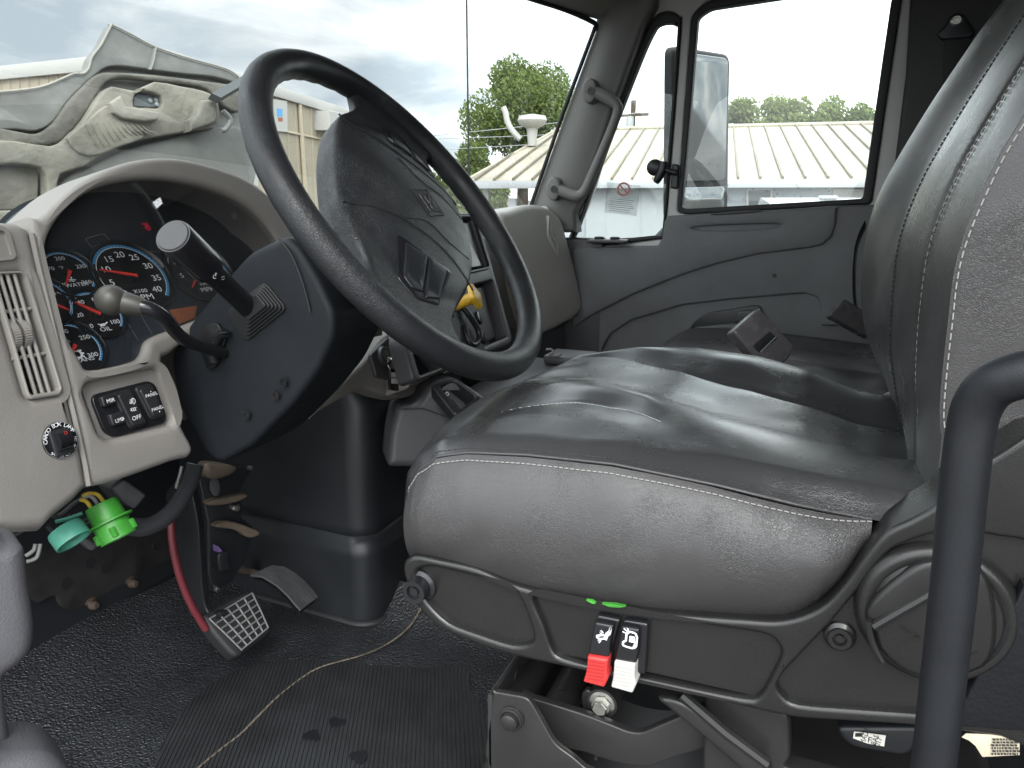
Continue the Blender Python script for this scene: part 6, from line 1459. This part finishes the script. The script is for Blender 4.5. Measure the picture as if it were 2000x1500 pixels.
for q, r in (((460, 470), .0075), ((340, 1000), .005), ((555, 212), .004)):
    bm = B(); c = kp1.at(*zz('G', q)[0]); lathe(bm, kp1.w(*c, .0), kp1.n, [(r, 0), (r, .006), (r*.7, .009), (0, .009)], 8); obj('bracket_bolt', bm, M['zinc'], pb_)
cable_pl = Pl((-.38, .80, .3), (-.3, -.94, .1))
def cable(nm, label, k, pts, r, mat, off=0.0, cat='cable', seg=10, ribs=False):
    bm = B(); P = [cable_pl.off(off).hit(*q) for q in zz(k, *pts)]; tube(bm, P, r, seg=seg, res=8)
    if ribs:
        for p, q in zip(cr(P, 26, False), cr(P, 26, False)[1:]): lathe(bm, p, (q-p), [(r, -.0004), (r*1.12, .0006), (r, .0016)], 10, close=False)
    return tag(obj(nm, bm, mat), label, cat)
cable('red_hose', 'dark red air hose running down to the brake pedal', 'C', [(775, 330), (772, 420), (785, 530), (815, 650), (860, 760), (900, 830), (930, 875)], .0058, M['maroon'], -.06, 'hose')
cable('corrugated_conduit', 'thick black corrugated wiring conduit curving under the dash', 'C', [(880, 130), (860, 200), (810, 300), (740, 375), (650, 415), (560, 405), (480, 390)], .0105, mk('conduit', (.035, .036, .040), .45), .05, 'conduit', 14, True)
cable('striped_wire', 'thin white and brown striped wire beside the corrugated conduit', 'C', [(820, 140), (812, 175), (800, 215), (795, 240)], .0022, M['wire_w'], .03, 'wire')
ck = Pl((-.52, .74, .36), (-.35, -.90, .15))
gcn = thing('green_connector', 'bright green round wiring plug hanging below the dash', 'connector', ck.hit(*zz('C', (490, 390))[0]))
ga = ck.hit(*zz('C', (465, 330))[0]); gb_ = ck.hit(*zz('C', (530, 470))[0]); gax = (gb_-ga).normalized(); gl2 = (gb_-ga).length; gax = (gax+V((-.15, -.35, 0))).normalized()
bm = B(); lathe(bm, ga, gax, [(0, -.006), (.018, -.006), (.019, 0), (.0195, gl2*.36), (.0265, gl2*.38), (.0265, gl2*.44), (.0205, gl2*.46), (.021, gl2*.95), (.0185, gl2*.95), (.018, gl2*.80), (0, gl2*.80)], 36); obj('plug_shell', bm, M['green'], gcn)
bm = B()
for k in range(5): a = R(72*k); u = gax.orthogonal().normalized(); v = gax.cross(u); o_ = ga+gax*(gl2*.75)+(u*math.cos(a)+v*math.sin(a))*.021; box(bm, o_, (.006, .006, .012), .001, rot=gax.to_track_quat('Z', 'Y').to_matrix())
obj('plug_key', bm, M['green'], gcn)
tcn = thing('teal_connector', 'short teal plug cap hanging left of the green plug', 'connector', ck.hit(*zz('C', (305, 450))[0]))
ta = ck.off(.02).hit(*zz('C', (290, 420))[0]); tbp = ck.off(.02).hit(*zz('C', (322, 478))[0]); tax = ((tbp-ta).normalized()+V((-.2, -.75, -.1))).normalized()
bm = B(); lathe(bm, ta, tax, [(0, 0), (.0185, 0), (.0195, .003), (.0195, .019), (.017, .019), (.0165, .013), (.006, .012), (.006, .016), (0, .016)], 32); obj('plug_cap', bm, M['teal'], tcn)
for i, (mt, lab, pts) in enumerate(((M['wire_y'], 'upper yellow wire arching into the green plug', [(370, 275), (400, 262), (440, 268), (470, 305)]), (M['wire_y'], 'lower yellow wire running behind the green plug', [(360, 290), (390, 300), (412, 330)]), (M['wire_w'], 'white wire between the two yellow wires', [(375, 282), (410, 275), (440, 310)]), (M['wire_g'], 'green wire above the teal plug', [(250, 390), (310, 375), (370, 352)]))):
    bm = B(); tube(bm, [ck.off(-.004).hit(*q) for q in zz('C', *pts)], .0023, seg=8, res=6); tag(obj('loose_wire', bm, mt), lab, 'wire', 'loose wires under the dash')
def relay(label, pts, h, d):
    bm = B(); slab(bm, ck, rnd(ck.pts('C', *pts), .004), h=h, depth=d, bev=.003); return tag(obj('relay_box', bm, M['darkgrey']), label, 'relay box', 'relay boxes')
relay('large square black relay box right above the green plug', [(525, 245), (590, 205), (690, 280), (635, 345), (575, 310)], -.02, .05)
relay('flat black module hanging below the teal and green plugs', [(360, 470), (395, 450), (490, 515), (455, 545)], -.03, .02)
bm = B(); rg = random.Random(3)
for k in range(9):
    x0, y0 = rg.uniform(20, 380), rg.uniform(330, 440); P = [(x0-60, y0-20+rg.uniform(-20, 20)), (x0, y0+rg.uniform(10, 40)), (x0+70, y0+rg.uniform(-40, 10)), (x0+130, y0-60)]
    tube(bm, [ck.off(-.035-.01*k/9).hit(*q) for q in zz('C', *P)], .0034, seg=8, res=6)
o_ = obj('wire_harness', bm, M['rubber']); tag(o_, 'tangled black wiring harness hanging under the left end of the dash', 'wiring harness')
for lab, pts in (('white striped wire loop by the grey sill trim at far left', [(115, 545), (150, 520), (160, 490)]), ('grey wire loop nearest the sill trim at far left', [(120, 570), (165, 550), (182, 490)])):
    bm = B(); tube(bm, [ck.hit(*q) for q in zz('C', *pts)], .0022, seg=8, res=6); tag(obj('loose_wire', bm, M['wire_w']), lab, 'wire', 'loose wires under the dash')
# grey sill trim at the driver door
st_ = thing('door_sill_trim', 'grey plastic door sill trim at the lower left edge', 'sill trim', (-.9, .4, .4))
kpl = Pl((-.93, .45, .5), (-.45, -.89, .1))
bm = B(); slab(bm, kpl, cr(kpl.pts('P', (-60, 1060), (10, 1064), (42, 1070), (52, 1085), (58, 1140), (66, 1190), (70, 1235), (64, 1275), (40, 1305), (14, 1325), (10, 1345), (18, 1420), (30, 1500), (36, 1600), (-60, 1600)), 4), h=0, depth=.05, bev=.010, seg=5, pillow=.006, grid=.012, lam=.03); obj('upper_trim', bm, M['kick'], st_)
bm = B(); kp2 = kpl.off(.02); slab(bm, kp2, cr(kp2.pts('P', (-40, 1478), (20, 1477), (75, 1475), (105, 1482), (130, 1502), (150, 1540), (150, 1640), (-40, 1640)), 4), h=0, depth=.05, bev=.010, seg=5, pillow=.005, grid=.012, lam=.03); obj('lower_trim', bm, M['kick'], st_)
